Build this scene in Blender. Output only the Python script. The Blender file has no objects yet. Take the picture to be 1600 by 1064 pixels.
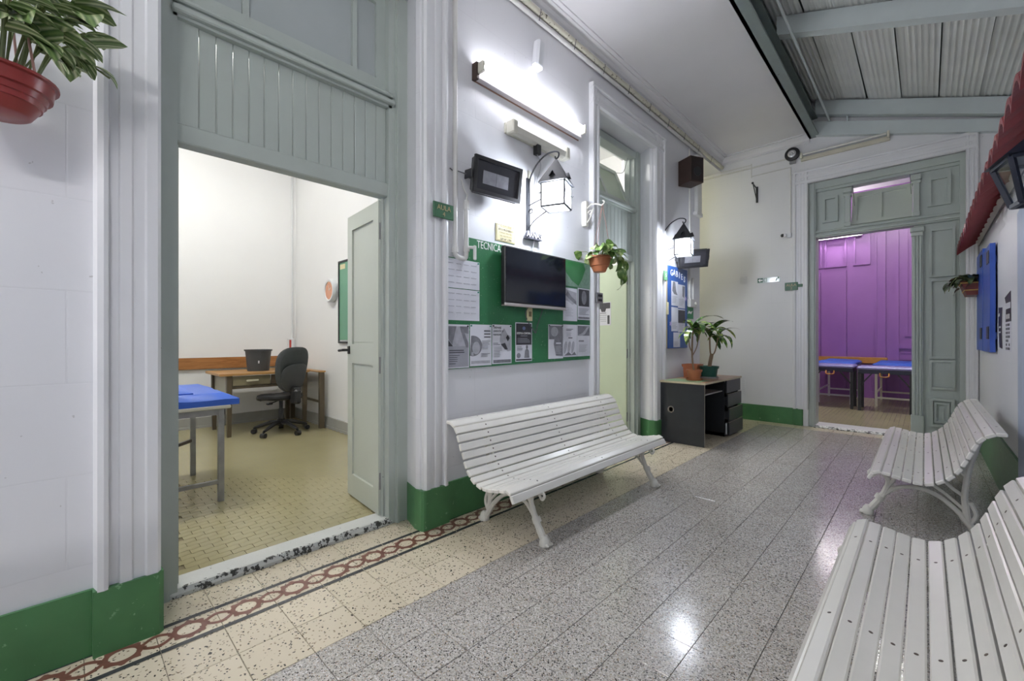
import bpy, math, random
from mathutils import Matrix, Vector, Quaternion
random.seed(7)
sc = bpy.context.scene
# ------------------------------------------------------------------ camera, world, exposure
F_PX, VPX, HZN, CAM_H = 670.0, 1445.0, 530.0, 1.2
YAW = math.atan((VPX - 800) / F_PX)
cam_d = bpy.data.cameras.new('camera')
cam = bpy.data.objects.new('camera', cam_d)
sc.collection.objects.link(cam)
cam_d.sensor_width = 36.0
cam_d.lens = 36.0 * F_PX / 1600
cam_d.shift_y = -(532 - HZN) / 1600
cam_d.clip_start = 0.02
cam.location = (0, 0, CAM_H)
cam.rotation_euler = (math.pi / 2, 0, YAW)
sc.camera = cam
world = bpy.data.worlds.new('world'); sc.world = world
world.use_nodes = True
bg = world.node_tree.nodes['Background']
bg.inputs[0].default_value = (0.90, 0.93, 1.0, 1)
bg.inputs[1].default_value = 0.6
sc.view_settings.view_transform = 'Standard'
sc.view_settings.look = 'None'
sc.view_settings.gamma = 1.0
sc.view_settings.use_curve_mapping = False
sc.view_settings.exposure = 1.15
sc.cycles.use_denoising = True
sc.cycles.max_bounces = 7
sc.cycles.diffuse_bounces = 4
sc.cycles.adaptive_threshold = 0.035
sc.cycles.transparent_max_bounces = 12
sc.cycles.sample_clamp_indirect = 6.0
TUBE_E, LAMP_W, ROOM_E = 22.0, 66.0, 66.0

_s, _c = math.sin(YAW), math.cos(YAW)
def pix(x, y, z):
    D = -x * _s + y * _c
    if D < 0.05: return None
    return 800 + F_PX * (x * _c + y * _s) / D, HZN - F_PX * (z - CAM_H) / D

# ------------------------------------------------------------------ materials
MATS = {}
def new_mat(name):
    m = bpy.data.materials.new(name); m.use_nodes = True
    nt = m.node_tree
    return m, nt, nt.nodes['Principled BSDF']
def N(nt, t, **kw):
    n = nt.nodes.new(t)
    for k, v in kw.items():
        if k.startswith('i_'): n.inputs[k[2:].replace('_', ' ')].default_value = v
        else: setattr(n, k, v)
    return n
def link(nt, a, b): nt.links.new(a, b)
def ramp(nt, stops, interp='LINEAR'):
    r = nt.nodes.new('ShaderNodeValToRGB'); e = r.color_ramp.elements
    r.color_ramp.interpolation = interp
    while len(e) < len(stops): e.new(0.5)
    for i, (p, c) in enumerate(stops):
        e[i].position = p; e[i].color = (*c, 1)
    return r
def mixc(nt, a, b, fac, blend='MIX'):
    m = nt.nodes.new('ShaderNodeMix'); m.data_type = 'RGBA'; m.blend_type = blend
    for sock, v in ((m.inputs[0], fac), (m.inputs[6], a), (m.inputs[7], b)):
        if hasattr(v, 'is_linked') or hasattr(v, 'links'): nt.links.new(v, sock)
        elif isinstance(v, (int, float)): sock.default_value = v
        else: sock.default_value = (*v, 1)
    return m.outputs[2]
def pos(nt): return N(nt, 'ShaderNodeNewGeometry').outputs['Position']
def objc(nt): return N(nt, 'ShaderNodeTexCoord').outputs['Object']
def noise(nt, scale, vec=None, detail=3, rough=0.5):
    n = N(nt, 'ShaderNodeTexNoise'); n.inputs['Scale'].default_value = scale
    n.inputs['Detail'].default_value = detail; n.inputs['Roughness'].default_value = rough
    nt.links.new(vec if vec is not None else pos(nt), n.inputs['Vector'])
    return n.outputs['Fac']
def math_(nt, op, a, b=None, c=None):
    n = nt.nodes.new('ShaderNodeMath'); n.operation = op
    for s, v in zip(n.inputs, (a, b, c)):
        if v is None: continue
        if isinstance(v, (int, float)): s.default_value = v
        else: nt.links.new(v, s)
    return n.outputs[0]
def bump(nt, bs, h, strength=0.2, dist=0.01):
    b = nt.nodes.new('ShaderNodeBump'); b.inputs['Strength'].default_value = strength
    b.inputs['Distance'].default_value = dist
    nt.links.new(h, b.inputs['Height']); nt.links.new(b.outputs[0], bs.inputs['Normal'])
def mat(name, col, rough=0.5, metal=0.0, var=0.08, vs=6.0, bs=0.0, bscale=60.0, chips=None, spec=0.5):
    """plain painted surface: slight patchy variation, optional fine relief and paint chips"""
    if name in MATS: return MATS[name]
    m, nt, b = new_mat(name)
    lo = tuple(max(0, c * (1 - var)) for c in col); hi = tuple(min(1, c * (1 + var * 0.6)) for c in col)
    out = mixc(nt, lo, hi, noise(nt, vs))
    if chips:
        r = ramp(nt, [(chips[1], (0, 0, 0)), (chips[1] + 0.01, (1, 1, 1))])
        link(nt, noise(nt, chips[2], detail=5, rough=0.65), r.inputs[0])
        out = mixc(nt, out, chips[0], r.outputs[0])
    link(nt, out, b.inputs['Base Color'])
    b.inputs['Roughness'].default_value = rough; b.inputs['Metallic'].default_value = metal
    b.inputs['Specular IOR Level'].default_value = spec
    if bs: bump(nt, b, noise(nt, bscale, detail=4), bs, 0.004)
    MATS[name] = m
    return m
def emit(name, col, strength):
    m, nt, b = new_mat(name)
    b.inputs['Base Color'].default_value = (*col, 1)
    b.inputs['Emission Color'].default_value = (*col, 1)
    b.inputs['Emission Strength'].default_value = strength
    MATS[name] = m
    return m

def wall_mat(name, col, axis='Y', rough=0.45, course=0.345, length=0.80, mortar=0.0035, amt=0.10, dirt=0.05):
    m, nt, b = new_mat(name)
    sep = N(nt, 'ShaderNodeSeparateXYZ'); link(nt, pos(nt), sep.inputs[0])
    cmb = N(nt, 'ShaderNodeCombineXYZ')
    link(nt, sep.outputs[axis], cmb.inputs[0]); link(nt, sep.outputs['Z'], cmb.inputs[1])
    br = N(nt, 'ShaderNodeTexBrick')
    link(nt, cmb.outputs[0], br.inputs['Vector'])
    br.inputs['Scale'].default_value = 1.0
    br.inputs['Mortar Size'].default_value = mortar
    br.inputs['Mortar Smooth'].default_value = 0.6
    br.inputs['Brick Width'].default_value = length
    br.inputs['Row Height'].default_value = course
    br.inputs['Color1'].default_value = br.inputs['Color2'].default_value = (1, 1, 1, 1)
    br.inputs['Mortar'].default_value = (0, 0, 0, 1)
    c = mixc(nt, tuple(v * (1 - dirt) for v in col), col, noise(nt, 2.2, detail=5))
    line = math_(nt, 'MULTIPLY', br.outputs['Fac'], amt)
    c = mixc(nt, c, tuple(v * 0.55 for v in col), line)
    sp = ramp(nt, [(0.745, (0, 0, 0)), (0.76, (1, 1, 1))]); link(nt, noise(nt, 38, detail=2), sp.inputs[0])
    c = mixc(nt, c, (0.36, 0.34, 0.33), math_(nt, 'MULTIPLY', sp.outputs[0], 0.5))
    link(nt, c, b.inputs['Base Color']); b.inputs['Roughness'].default_value = rough
    h = math_(nt, 'SUBTRACT', noise(nt, 7, detail=6), math_(nt, 'MULTIPLY', br.outputs['Fac'], 0.35))
    bump(nt, b, h, 0.22, 0.006)
    MATS[name] = m
    return m

def terrazzo(name, base, stops, scale=150.0, rough=0.2, dens=None):
    m, nt, b = new_mat(name)
    v = N(nt, 'ShaderNodeTexVoronoi'); v.inputs['Scale'].default_value = scale
    link(nt, pos(nt), v.inputs['Vector'])
    sep = N(nt, 'ShaderNodeSeparateColor'); link(nt, v.outputs['Color'], sep.inputs[0])
    r = ramp(nt, stops, 'CONSTANT'); link(nt, sep.outputs[0], r.inputs[0])
    info = N(nt, 'ShaderNodeObjectInfo')
    c = r.outputs[0]
    if dens is not None:
        k = ramp(nt, [(0.0, (1, 1, 1)), (dens, (0, 0, 0))], 'CONSTANT')
        link(nt, sep.outputs[1], k.inputs[0])
        k2 = ramp(nt, [(0.0, (1, 1, 1)), (0.42, (0, 0, 0))]); link(nt, math_(nt, 'MULTIPLY', v.outputs['Distance'], 1.0), k2.inputs[0])
        c = mixc(nt, base, c, k.outputs[0])
    n2 = noise(nt, 3.0, detail=4)
    tint = mixc(nt, (0.88, 0.86, 0.84), (1.06, 1.05, 1.05), math_(nt, 'ADD', math_(nt, 'MULTIPLY', n2, 0.6), math_(nt, 'MULTIPLY', info.outputs['Random'], 0.4)))
    c = mixc(nt, c, tint, 1.0, 'MULTIPLY')
    link(nt, c, b.inputs['Base Color'])
    rr = math_(nt, 'ADD', math_(nt, 'MULTIPLY', noise(nt, 9, detail=5), 0.16), rough - 0.08)
    link(nt, rr, b.inputs['Roughness'])
    b.inputs['Specular IOR Level'].default_value = 0.55
    bump(nt, b, noise(nt, 5, detail=2), 0.04, 0.01)
    MATS[name] = m
    return m

def wood(name, a, b_, rough=0.4, axis='X', sc_=3.0):
    m, nt, b = new_mat(name)
    mp = N(nt, 'ShaderNodeMapping'); link(nt, pos(nt), mp.inputs[0])
    s = {'X': (1.2, 14, 14), 'Y': (14, 1.2, 14), 'Z': (14, 14, 1.2)}[axis]
    mp.inputs['Scale'].default_value = s
    n = N(nt, 'ShaderNodeTexNoise'); n.inputs['Scale'].default_value = sc_; n.inputs['Detail'].default_value = 6
    n.inputs['Distortion'].default_value = 1.2
    link(nt, mp.outputs[0], n.inputs['Vector'])
    r = ramp(nt, [(0.3, a), (0.7, b_)]); link(nt, n.outputs['Fac'], r.inputs[0])
    link(nt, r.outputs[0], b.inputs['Base Color']); b.inputs['Roughness'].default_value = rough
    MATS[name] = m
    return m

def leaf_mat(name, dark, mid, pale, stripes=False, rough=0.35, width=0.03):
    m, nt, b = new_mat(name)
    oc = objc(nt)
    if stripes:
        sep = N(nt, 'ShaderNodeSeparateXYZ'); link(nt, oc, sep.inputs[0])
        ax = math_(nt, 'ABSOLUTE', sep.outputs['X'])
        t = math_(nt, 'DIVIDE', ax, width)
        t = math_(nt, 'ADD', t, math_(nt, 'MULTIPLY', math_(nt, 'SUBTRACT', noise(nt, 30, oc), 0.5), 0.25))
        r = ramp(nt, [(0.0, mid), (0.22, dark), (0.40, pale), (0.56, mid), (0.72, dark), (0.88, pale), (1.0, mid)])
        link(nt, t, r.inputs[0]); c = r.outputs[0]
    else:
        info = N(nt, 'ShaderNodeObjectInfo')
        v = math_(nt, 'ADD', noise(nt, 26, oc, 4), math_(nt, 'MULTIPLY', math_(nt, 'SUBTRACT', info.outputs['Random'], 0.5), 0.3))
        r = ramp(nt, [(0.36, dark), (0.5, mid), (0.66, pale)])
        link(nt, v, r.inputs[0]); c = r.outputs[0]
    link(nt, c, b.inputs['Base Color']); b.inputs['Roughness'].default_value = rough
    b.inputs['Subsurface Weight'].default_value = 0.0
    MATS[name] = m
    return m

def plank_tile_mat(name, base, groove):
    """small ribbed yellow floor tile for the parts of the rooms too far off to build singly"""
    m, nt, b = new_mat(name)
    br = N(nt, 'ShaderNodeTexBrick'); link(nt, pos(nt), br.inputs['Vector'])
    br.inputs['Scale'].default_value = 1.0; br.inputs['Brick Width'].default_value = 0.105
    br.inputs['Row Height'].default_value = 0.056; br.inputs['Mortar Size'].default_value = 0.0022
    br.inputs['Color1'].default_value = (*base, 1); br.inputs['Color2'].default_value = (*[v * 0.92 for v in base], 1)
    br.inputs['Mortar'].default_value = (*groove, 1)
    c = mixc(nt, br.outputs['Color'], (1.0, 0.97, 0.85), math_(nt, 'MULTIPLY', noise(nt, 1.7, detail=4), 0.12))
    link(nt, c, b.inputs['Base Color']); b.inputs['Roughness'].default_value = 0.22
    bump(nt, b, math_(nt, 'SUBTRACT', 1.0, br.outputs['Fac']), 0.35, 0.002)
    MATS[name] = m
    return m

WHITE_L = wall_mat('white_wall_left', (0.80, 0.80, 0.825), 'Y')
WHITE_F = wall_mat('white_wall_far', (0.80, 0.80, 0.81), 'X', amt=0.06)
WHITE_R = wall_mat('white_wall_right', (0.80, 0.81, 0.84), 'Y', amt=0.0)
ROOMW = mat('room_plaster', (0.87, 0.87, 0.86), 0.6, var=0.03, vs=2)
CEIL = mat('ceiling_plaster', (0.80, 0.79, 0.80), 0.6, var=0.06, vs=2.2, bs=0.15, bscale=6)
TRIMW = mat('white_trim', (0.80, 0.80, 0.815), 0.35, var=0.05, vs=5, bs=0.06, bscale=30)
GREEN = mat('green_dado', (0.075, 0.225, 0.085), 0.38, var=0.3, vs=7, bs=0.1, bscale=40, chips=((0.20, 0.38, 0.21), 0.655, 22))
GREY = mat('grey_paint', (0.47, 0.52, 0.48), 0.42, var=0.09, vs=5, bs=0.08, bscale=50)
GREYC = mat('grey_paint_worn', (0.48, 0.53, 0.49), 0.42, var=0.09, vs=5, bs=0.08, bscale=50, chips=((0.03, 0.03, 0.03), 0.735, 26))
LEAFP = mat('pale_green_grey_paint', (0.60, 0.64, 0.57), 0.42, var=0.06, vs=4, bs=0.06)
LEAFB = mat('pale_green_paint', (0.60, 0.68, 0.52), 0.42, var=0.06, vs=4, bs=0.06)
THRESH = mat('worn_threshold', (0.72, 0.73, 0.70), 0.45, var=0.1, chips=((0.10, 0.10, 0.09), 0.68, 34), bs=0.2)
WORN = mat('worn_threshold_edge', (0.66, 0.67, 0.64), 0.5, var=0.1, chips=((0.05, 0.05, 0.045), 0.52, 28), bs=0.3)
GROUT = mat('grout', (0.22, 0.20, 0.17), 0.8, var=0.2, vs=20)
TGREY = terrazzo('grey_terrazzo', (0.5, 0.5, 0.5),
    [(0.0, (0.035, 0.032, 0.032)), (0.065, (0.24, 0.23, 0.22)), (0.20, (0.42, 0.40, 0.365)), (0.42, (0.51, 0.485, 0.445)), (0.68, (0.58, 0.555, 0.525)),
     (0.84, (0.70, 0.69, 0.68)), (0.94, (0.42, 0.32, 0.26)), (0.97, (0.34, 0.29, 0.20))], 230, 0.17)
TBEIGE = terrazzo('beige_terrazzo', (0.68, 0.61, 0.47),
    [(0.0, (0.05, 0.045, 0.04)), (0.55, (0.22, 0.17, 0.11)), (0.8, (0.40, 0.33, 0.23))], 165, 0.18, dens=0.075)
DARKST = mat('dark_inlay', (0.06, 0.062, 0.065), 0.25, var=0.4, vs=60)
BROWNI = mat('brown_inlay', (0.20, 0.085, 0.06), 0.28, var=0.3, vs=60)
YTILE = mat('yellow_tile', (0.42, 0.375, 0.21), 0.2, var=0.10, vs=3.0)
YFAR = plank_tile_mat('yellow_tile_floor', (0.40, 0.37, 0.19), (0.20, 0.17, 0.08))
YGROUT = mat('yellow_tile_grout', (0.21, 0.175, 0.085), 0.6, var=0.2)
IRONW = mat('white_cast_iron', (0.76, 0.735, 0.66), 0.4, var=0.12, vs=18, bs=0.3, bscale=70, chips=((0.32, 0.24, 0.14), 0.76, 45))
SLAT = mat('white_slat_paint', (0.89, 0.86, 0.79), 0.24, var=0.05, vs=9, bs=0.03, bscale=40, chips=((0.35, 0.30, 0.25), 0.80, 55))
BLACK = mat('black_plastic', (0.018, 0.018, 0.02), 0.35, var=0.2)
BLACKM = mat('black_iron', (0.03, 0.032, 0.037), 0.42, var=0.2)
DGREY = mat('dark_grey_plastic', (0.055, 0.058, 0.062), 0.5, var=0.15)
CHAIRF = mat('charcoal_fabric', (0.055, 0.06, 0.062), 0.7, var=0.2, vs=30, bs=0.3, bscale=300)
CHROME = mat('steel', (0.55, 0.55, 0.54), 0.3, 0.9, var=0.15, vs=12)
STEELW = mat('worn_steel', (0.36, 0.36, 0.36), 0.4, 0.5, var=0.3, vs=15, chips=((0.04, 0.035, 0.03), 0.70, 30))
BLUEV = mat('blue_vinyl', (0.035, 0.13, 0.62), 0.4, var=0.15, vs=4, bs=0.25, bscale=9)
BLUED = mat('blue_board', (0.03, 0.10, 0.34), 0.4, var=0.15, vs=4)
BLUES = mat('blue_shutter_paint', (0.03, 0.10, 0.48), 0.35, var=0.25, vs=5)
PURP = mat('purple_paint', (0.30, 0.125, 0.385), 0.38, var=0.08, vs=3)
NOTICE = mat('green_noticeboard', (0.035, 0.19, 0.075), 0.35, var=0.35, vs=5, chips=((0.28, 0.46, 0.31), 0.66, 60))
SIGNG = mat('green_sign', (0.035, 0.13, 0.06), 0.4, var=0.2)
CHALK = mat('chalkboard_green', (0.16, 0.36, 0.24), 0.5, var=0.08)
PAPER = mat('paper', (0.74, 0.74, 0.80), 0.55, var=0.05, vs=9)
PRINTD = mat('print_dark', (0.06, 0.06, 0.07), 0.5, var=0.35, vs=35)
PRINTM = mat('print_mid', (0.25, 0.25, 0.28), 0.5, var=0.5, vs=28)
PRINTL = mat('print_light', (0.48, 0.48, 0.53), 0.5, var=0.35, vs=22)
LETW = mat('white_lettering', (0.85, 0.86, 0.85), 0.4, var=0.02)
LETG = mat('gold_lettering', (0.50, 0.40, 0.22), 0.4, var=0.2)
CREAM = mat('cream_plastic', (0.70, 0.68, 0.58), 0.35, var=0.06)
PLAQ = mat('plaque_yellow', (0.78, 0.70, 0.42), 0.4, var=0.08)
PIPEW = mat('painted_pipe', (0.72, 0.71, 0.68), 0.4, var=0.12, vs=14, chips=((0.20, 0.17, 0.12), 0.70, 30))
PIPEO = mat('old_flaking_pipe', (0.62, 0.60, 0.49), 0.5, var=0.25, vs=20, bs=0.6, bscale=60, chips=((0.10, 0.09, 0.06), 0.62, 30))
BROWNB = mat('brown_box', (0.055, 0.03, 0.022), 0.5, var=0.25)
TERRA = mat('terracotta', (0.48, 0.17, 0.075), 0.5, var=0.12, vs=8)
POTRED = mat('red_plastic', (0.26, 0.035, 0.03), 0.28, var=0.12)
POTGRN = mat('green_plastic', (0.015, 0.10, 0.075), 0.3, var=0.15)
SOIL = mat('soil', (0.05, 0.035, 0.025), 0.9, var=0.5, vs=60, bs=0.8, bscale=90)
STEMG = mat('green_stem', (0.16, 0.20, 0.07), 0.5, var=0.2)
STEMB = mat('brown_stem', (0.26, 0.17, 0.10), 0.6, var=0.25, vs=25, bs=0.5)
WIREP = mat('hanger_wire', (0.36, 0.19, 0.16), 0.4, var=0.1)
CABLE = mat('cable', (0.10, 0.10, 0.11), 0.5, var=0.1)
CABLEG = mat('grey_cable', (0.40, 0.40, 0.42), 0.5, var=0.1)
IRONG = mat('grey_green_iron', (0.25, 0.30, 0.285), 0.45, 0.2, var=0.2, vs=4, bs=0.12, chips=((0.05, 0.05, 0.045), 0.72, 12))
RAFT = mat('grey_rafter', (0.62, 0.68, 0.68), 0.4, 0.0, var=0.1)
ZINC = mat('zinc_sheet', (0.83, 0.85, 0.83), 0.42, 0.0, var=0.2, vs=2.5)
REDT = mat('red_roof_sheet', (0.22, 0.03, 0.035), 0.38, var=0.25, vs=8)
BLUEGREY = mat('blue_grey_stucco', (0.42, 0.48, 0.60), 0.55, var=0.2, vs=8, bs=0.6, bscale=14)
WOODD = wood('desk_wood', (0.34, 0.17, 0.055), (0.52, 0.30, 0.11), 0.35, 'Y')
WOODR = wood('rail_wood', (0.28, 0.11, 0.03), (0.46, 0.21, 0.07), 0.35, 'Y')
WOODK = mat('olive_brown_wood', (0.10, 0.075, 0.045), 0.4, var=0.25, vs=9)
DESKF = mat('desk_olive_front', (0.22, 0.19, 0.11), 0.4, var=0.15)
DESKS = mat('desk_side_grey', (0.40, 0.39, 0.33), 0.45, var=0.1)
DESKB = mat('black_laminate', (0.028, 0.031, 0.036), 0.35, var=0.25, vs=7, chips=((0.45, 0.43, 0.38), 0.79, 24))
DESKT = wood('worn_desk_top', (0.36, 0.17, 0.09), (0.50, 0.27, 0.15), 0.3, 'Y')
DESKG = mat('green_desk_edge', (0.30, 0.45, 0.24), 0.4, var=0.15)
SCREEN = mat('tv_screen', (0.010, 0.012, 0.018), 0.09, var=0.2)
GLASSD = mat('dark_glass', (0.03, 0.03, 0.035), 0.08, var=0.3)
REFL = mat('floodlight_reflector', (0.32, 0.32, 0.35), 0.3, 0.5, var=0.4, vs=22)
ORANGE = mat('orange_wood', (0.55, 0.25, 0.05), 0.4, var=0.2, vs=12)
LAVT = mat('lavender_lit_vinyl', (0.30, 0.28, 0.62), 0.35, var=0.1)  # lavender sheen on the table tops, put into the vinyl colour
DNAVY = mat('navy_vinyl', (0.02, 0.022, 0.05), 0.4, var=0.1)
CREAMM = mat('cream_metal', (0.62, 0.60, 0.47), 0.4, var=0.1)
WHITEM = mat('white_metal', (0.78, 0.79, 0.80), 0.35, var=0.05)
STICKB = mat('black_sticker', (0.02, 0.02, 0.022), 0.4)
EXITG = mat('exit_green', (0.02, 0.10, 0.06), 0.35, var=0.1)
ALU = mat('brushed_aluminium', (0.66, 0.68, 0.72), 0.25, 0.8, var=0.1)
CLOCKF = mat('clock_face', (0.75, 0.36, 0.22), 0.4, var=0.2, vs=25)
REDBOX = mat('red_switch', (0.45, 0.06, 0.05), 0.4)
LTRAD = leaf_mat('striped_leaf', (0.09, 0.17, 0.05), (0.22, 0.32, 0.11), (0.66, 0.70, 0.44), True, width=0.034)
LPOTH = leaf_mat('variegated_leaf', (0.08, 0.17, 0.035), (0.24, 0.35, 0.10), (0.62, 0.68, 0.36))
LDRAC = leaf_mat('glossy_long_leaf', (0.035, 0.08, 0.02), (0.09, 0.18, 0.035), (0.36, 0.44, 0.12), rough=0.22)
LPLAN = leaf_mat('planter_leaf', (0.05, 0.09, 0.04), (0.13, 0.18, 0.08), (0.36, 0.20, 0.15))
TUBEM = emit('fluorescent_tube', (0.91, 0.92, 1.0), TUBE_E)
TUBER = emit('room_tube', (1.0, 0.985, 0.95), ROOM_E)
TUBEB = emit('rear_fluorescent_tube', (0.985, 0.965, 0.97), 138.0)  # unseen tubes behind the camera, strength raised as fill for the hall
TUBEP = emit('passage_tube', (1.0, 0.96, 0.70), ROOM_E)
BULB = emit('lantern_bulb', (0.93, 0.95, 1.0), 12.0)
def pane_mat():
    m, nt, b = new_mat('frosted_pane')
    out = nt.nodes['Material Output']; nt.nodes.remove(b)
    tr = N(nt, 'ShaderNodeBsdfTransparent'); tr.inputs[0].default_value = (0.9, 0.92, 0.95, 1)
    tl = N(nt, 'ShaderNodeBsdfTranslucent'); tl.inputs[0].default_value = (0.92, 0.94, 0.97, 1)
    mx = N(nt, 'ShaderNodeMixShader'); mx.inputs[0].default_value = 0.2
    link(nt, tr.outputs[0], mx.inputs[1]); link(nt, tl.outputs[0], mx.inputs[2])
    link(nt, mx.outputs[0], out.inputs[0]); MATS['frosted_pane'] = m
    return m
PANE = pane_mat()
def clear_mat():
    m, nt, b = new_mat('clear_pane')
    out = nt.nodes['Material Output']; nt.nodes.remove(b)
    tr = N(nt, 'ShaderNodeBsdfTransparent'); tr.inputs[0].default_value = (0.9, 0.93, 0.95, 1)
    gl = N(nt, 'ShaderNodeBsdfGlossy'); gl.inputs['Roughness'].default_value = 0.1
    mx = N(nt, 'ShaderNodeMixShader'); mx.inputs[0].default_value = 0.18
    link(nt, tr.outputs[0], mx.inputs[1]); link(nt, gl.outputs[0], mx.inputs[2])
    link(nt, mx.outputs[0], out.inputs[0])
    return m
CLEAR = clear_mat()

# ------------------------------------------------------------------ mesh builder
I4 = Matrix.Identity(4)
def F_left(x=-2.29):  return Matrix(((0, 0, 1, x), (1, 0, 0, 0), (0, 1, 0, 0), (0, 0, 0, 1)))   # (along y, up, out +x)
def F_far(y=7.08):    return Matrix(((1, 0, 0, 0), (0, 0, -1, y), (0, 1, 0, 0), (0, 0, 0, 1)))  # (along x, up, out -y)
def F_right(x=0.44):  return Matrix(((0, 0, -1, x), (-1, 0, 0, 0), (0, 1, 0, 0), (0, 0, 0, 1))) # (along -y, up, out -x)
def catmull(pts, n=6):
    P = [Vector(p) for p in pts]
    if len(P) < 3: return P
    Q = [P[0] * 2 - P[1]] + P + [P[-1] * 2 - P[-2]]
    out = []
    for i in range(1, len(Q) - 2):
        a, b, c, d = Q[i - 1], Q[i], Q[i + 1], Q[i + 2]
        for k in range(n):
            t = k / n
            out.append(0.5 * ((2 * b) + (c - a) * t + (2 * a - 5 * b + 4 * c - d) * t * t + (3 * b - a - 3 * c + d) * t ** 3))
    out.append(P[-1])
    return out
class MB:
    def __init__(self, M=None):
        self.v, self.f, self.M = [], [], M or I4
    def add(self, vs, fs):
        o = len(self.v)
        self.v += [self.M @ Vector(p) for p in vs]
        self.f += [tuple(i + o for i in f) for f in fs]
        return self
    def box(self, x0, x1, y0, y1, z0, z1):
        x0, x1 = sorted((x0, x1)); y0, y1 = sorted((y0, y1)); z0, z1 = sorted((z0, z1))
        return self.add([(x0, y0, z0), (x1, y0, z0), (x1, y1, z0), (x0, y1, z0), (x0, y0, z1), (x1, y0, z1), (x1, y1, z1), (x0, y1, z1)],
                        [(0, 3, 2, 1), (4, 5, 6, 7), (0, 1, 5, 4), (1, 2, 6, 5), (2, 3, 7, 6), (3, 0, 4, 7)])
    def bbox(self, x0, x1, y0, y1, z0, z1, b=0.005):
        """box with chamfered edges"""
        x0, x1 = sorted((x0, x1)); y0, y1 = sorted((y0, y1)); z0, z1 = sorted((z0, z1))
        b = min(b, (x1 - x0) * .45, (y1 - y0) * .45, (z1 - z0) * .45)
        c = ((x0, x1), (y0, y1), (z0, z1)); V = []; idx = {}
        for sx in (0, 1):
            for sy in (0, 1):
                for sz in (0, 1):
                    p = (c[0][sx], c[1][sy], c[2][sz]); q = (b if sx == 0 else -b, b if sy == 0 else -b, b if sz == 0 else -b)
                    for ax in range(3):
                        w = [p[i] + q[i] for i in range(3)]; w[ax] = p[ax]
                        idx[(sx, sy, sz, ax)] = len(V); V.append(tuple(w))
        fs = []
        g = lambda a, b_, c_, ax: idx[(a, b_, c_, ax)]
        for s in (0, 1):
            fs += [(g(s,0,0,0), g(s,1,0,0), g(s,1,1,0), g(s,0,1,0)), (g(0,s,0,1), g(1,s,0,1), g(1,s,1,1), g(0,s,1,1)), (g(0,0,s,2), g(1,0,s,2), g(1,1,s,2), g(0,1,s,2))]
        for a in (0, 1):
            for d in (0, 1):
                fs += [(g(a,d,0,0), g(a,d,1,0), g(a,d,1,1), g(a,d,0,1)), (g(a,0,d,0), g(a,1,d,0), g(a,1,d,2), g(a,0,d,2)), (g(0,a,d,1), g(1,a,d,1), g(1,a,d,2), g(0,a,d,2))]
        for sx in (0, 1):
            for sy in (0, 1):
                for sz in (0, 1): fs.append((g(sx,sy,sz,0), g(sx,sy,sz,1), g(sx,sy,sz,2)))
        return self.add(V, fs)
    def prism(self, poly, h0, h1, axis=2):
        """polygon (a,b) extruded along axis"""
        def mk(a, b, h): return ((h, a, b), (a, h, b), (a, b, h))[axis]
        n = len(poly)
        V = [mk(a, b, h0) for a, b in poly] + [mk(a, b, h1) for a, b in poly]
        return self.add(V, [tuple(range(n))[::-1], tuple(range(n, 2 * n))] + [(i, (i + 1) % n, n + (i + 1) % n, n + i) for i in range(n)])
    def tube(self, pts, r, n=8, caps=True):
        P = [Vector(p) for p in pts]; R = r if isinstance(r, (list, tuple)) else [r] * len(P)
        if len(R) != len(P): R = [R[min(len(R) - 1, int(i * len(R) / len(P)))] for i in range(len(P))]
        V = []; up = None
        for i, p in enumerate(P):
            t = (P[min(i + 1, len(P) - 1)] - P[max(i - 1, 0)])
            if t.length < 1e-9: t = Vector((0, 0, 1))
            t.normalize()
            if up is None: up = t.orthogonal().normalized()
            up = (up - t * up.dot(t))
            up = up.normalized() if up.length > 1e-6 else t.orthogonal().normalized()
            s = t.cross(up)
            for k in range(n):
                a = 2 * math.pi * (k + 0.5) / n
                V.append(p + (up * math.cos(a) + s * math.sin(a)) * R[i])
        fs = []
        for i in range(len(P) - 1):
            for k in range(n):
                fs.append((i * n + k, i * n + (k + 1) % n, (i + 1) * n + (k + 1) % n, (i + 1) * n + k))
        if caps: fs += [tuple(range(n))[::-1], tuple(range((len(P) - 1) * n, len(P) * n))]
        return self.add(V, fs)
    def bar(self, p0, p1, w, t=None, roll=0.0):
        """square bar between two points"""
        p0, p1 = Vector(p0), Vector(p1); t = t or w; d = (p1 - p0).normalized()
        ref = Vector((0, 0, 1)) if abs(d.z) < 0.95 else Vector((1, 0, 0))
        a = d.cross(ref).normalized(); b = a.cross(d).normalized()
        V = [p + a * sa * w / 2 + b * sb * t / 2 for p in (p0, p1) for sa, sb in ((-1, -1), (1, -1), (1, 1), (-1, 1))]
        return self.add(V, [(0, 1, 2, 3)[::-1], (4, 5, 6, 7), (0, 1, 5, 4), (1, 2, 6, 5), (2, 3, 7, 6), (3, 0, 4, 7)])
    def lathe(self, prof, n=20, c=(0, 0, 0)):
        """profile of (radius, z) about z through c"""
        V = []; fs = []; m = len(prof)
        for r, z in prof:
            for k in range(n):
                a = 2 * math.pi * k / n
                V.append((c[0] + r * math.cos(a), c[1] + r * math.sin(a), c[2] + z))
        for i in range(m - 1):
            for k in range(n): fs.append((i * n + k, i * n + (k + 1) % n, (i + 1) * n + (k + 1) % n, (i + 1) * n + k))
        if prof[0][0] > 1e-5: fs.append(tuple(range(n))[::-1])
        if prof[-1][0] > 1e-5: fs.append(tuple(range((m - 1) * n, m * n)))
        return self.add(V, fs)
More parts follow.
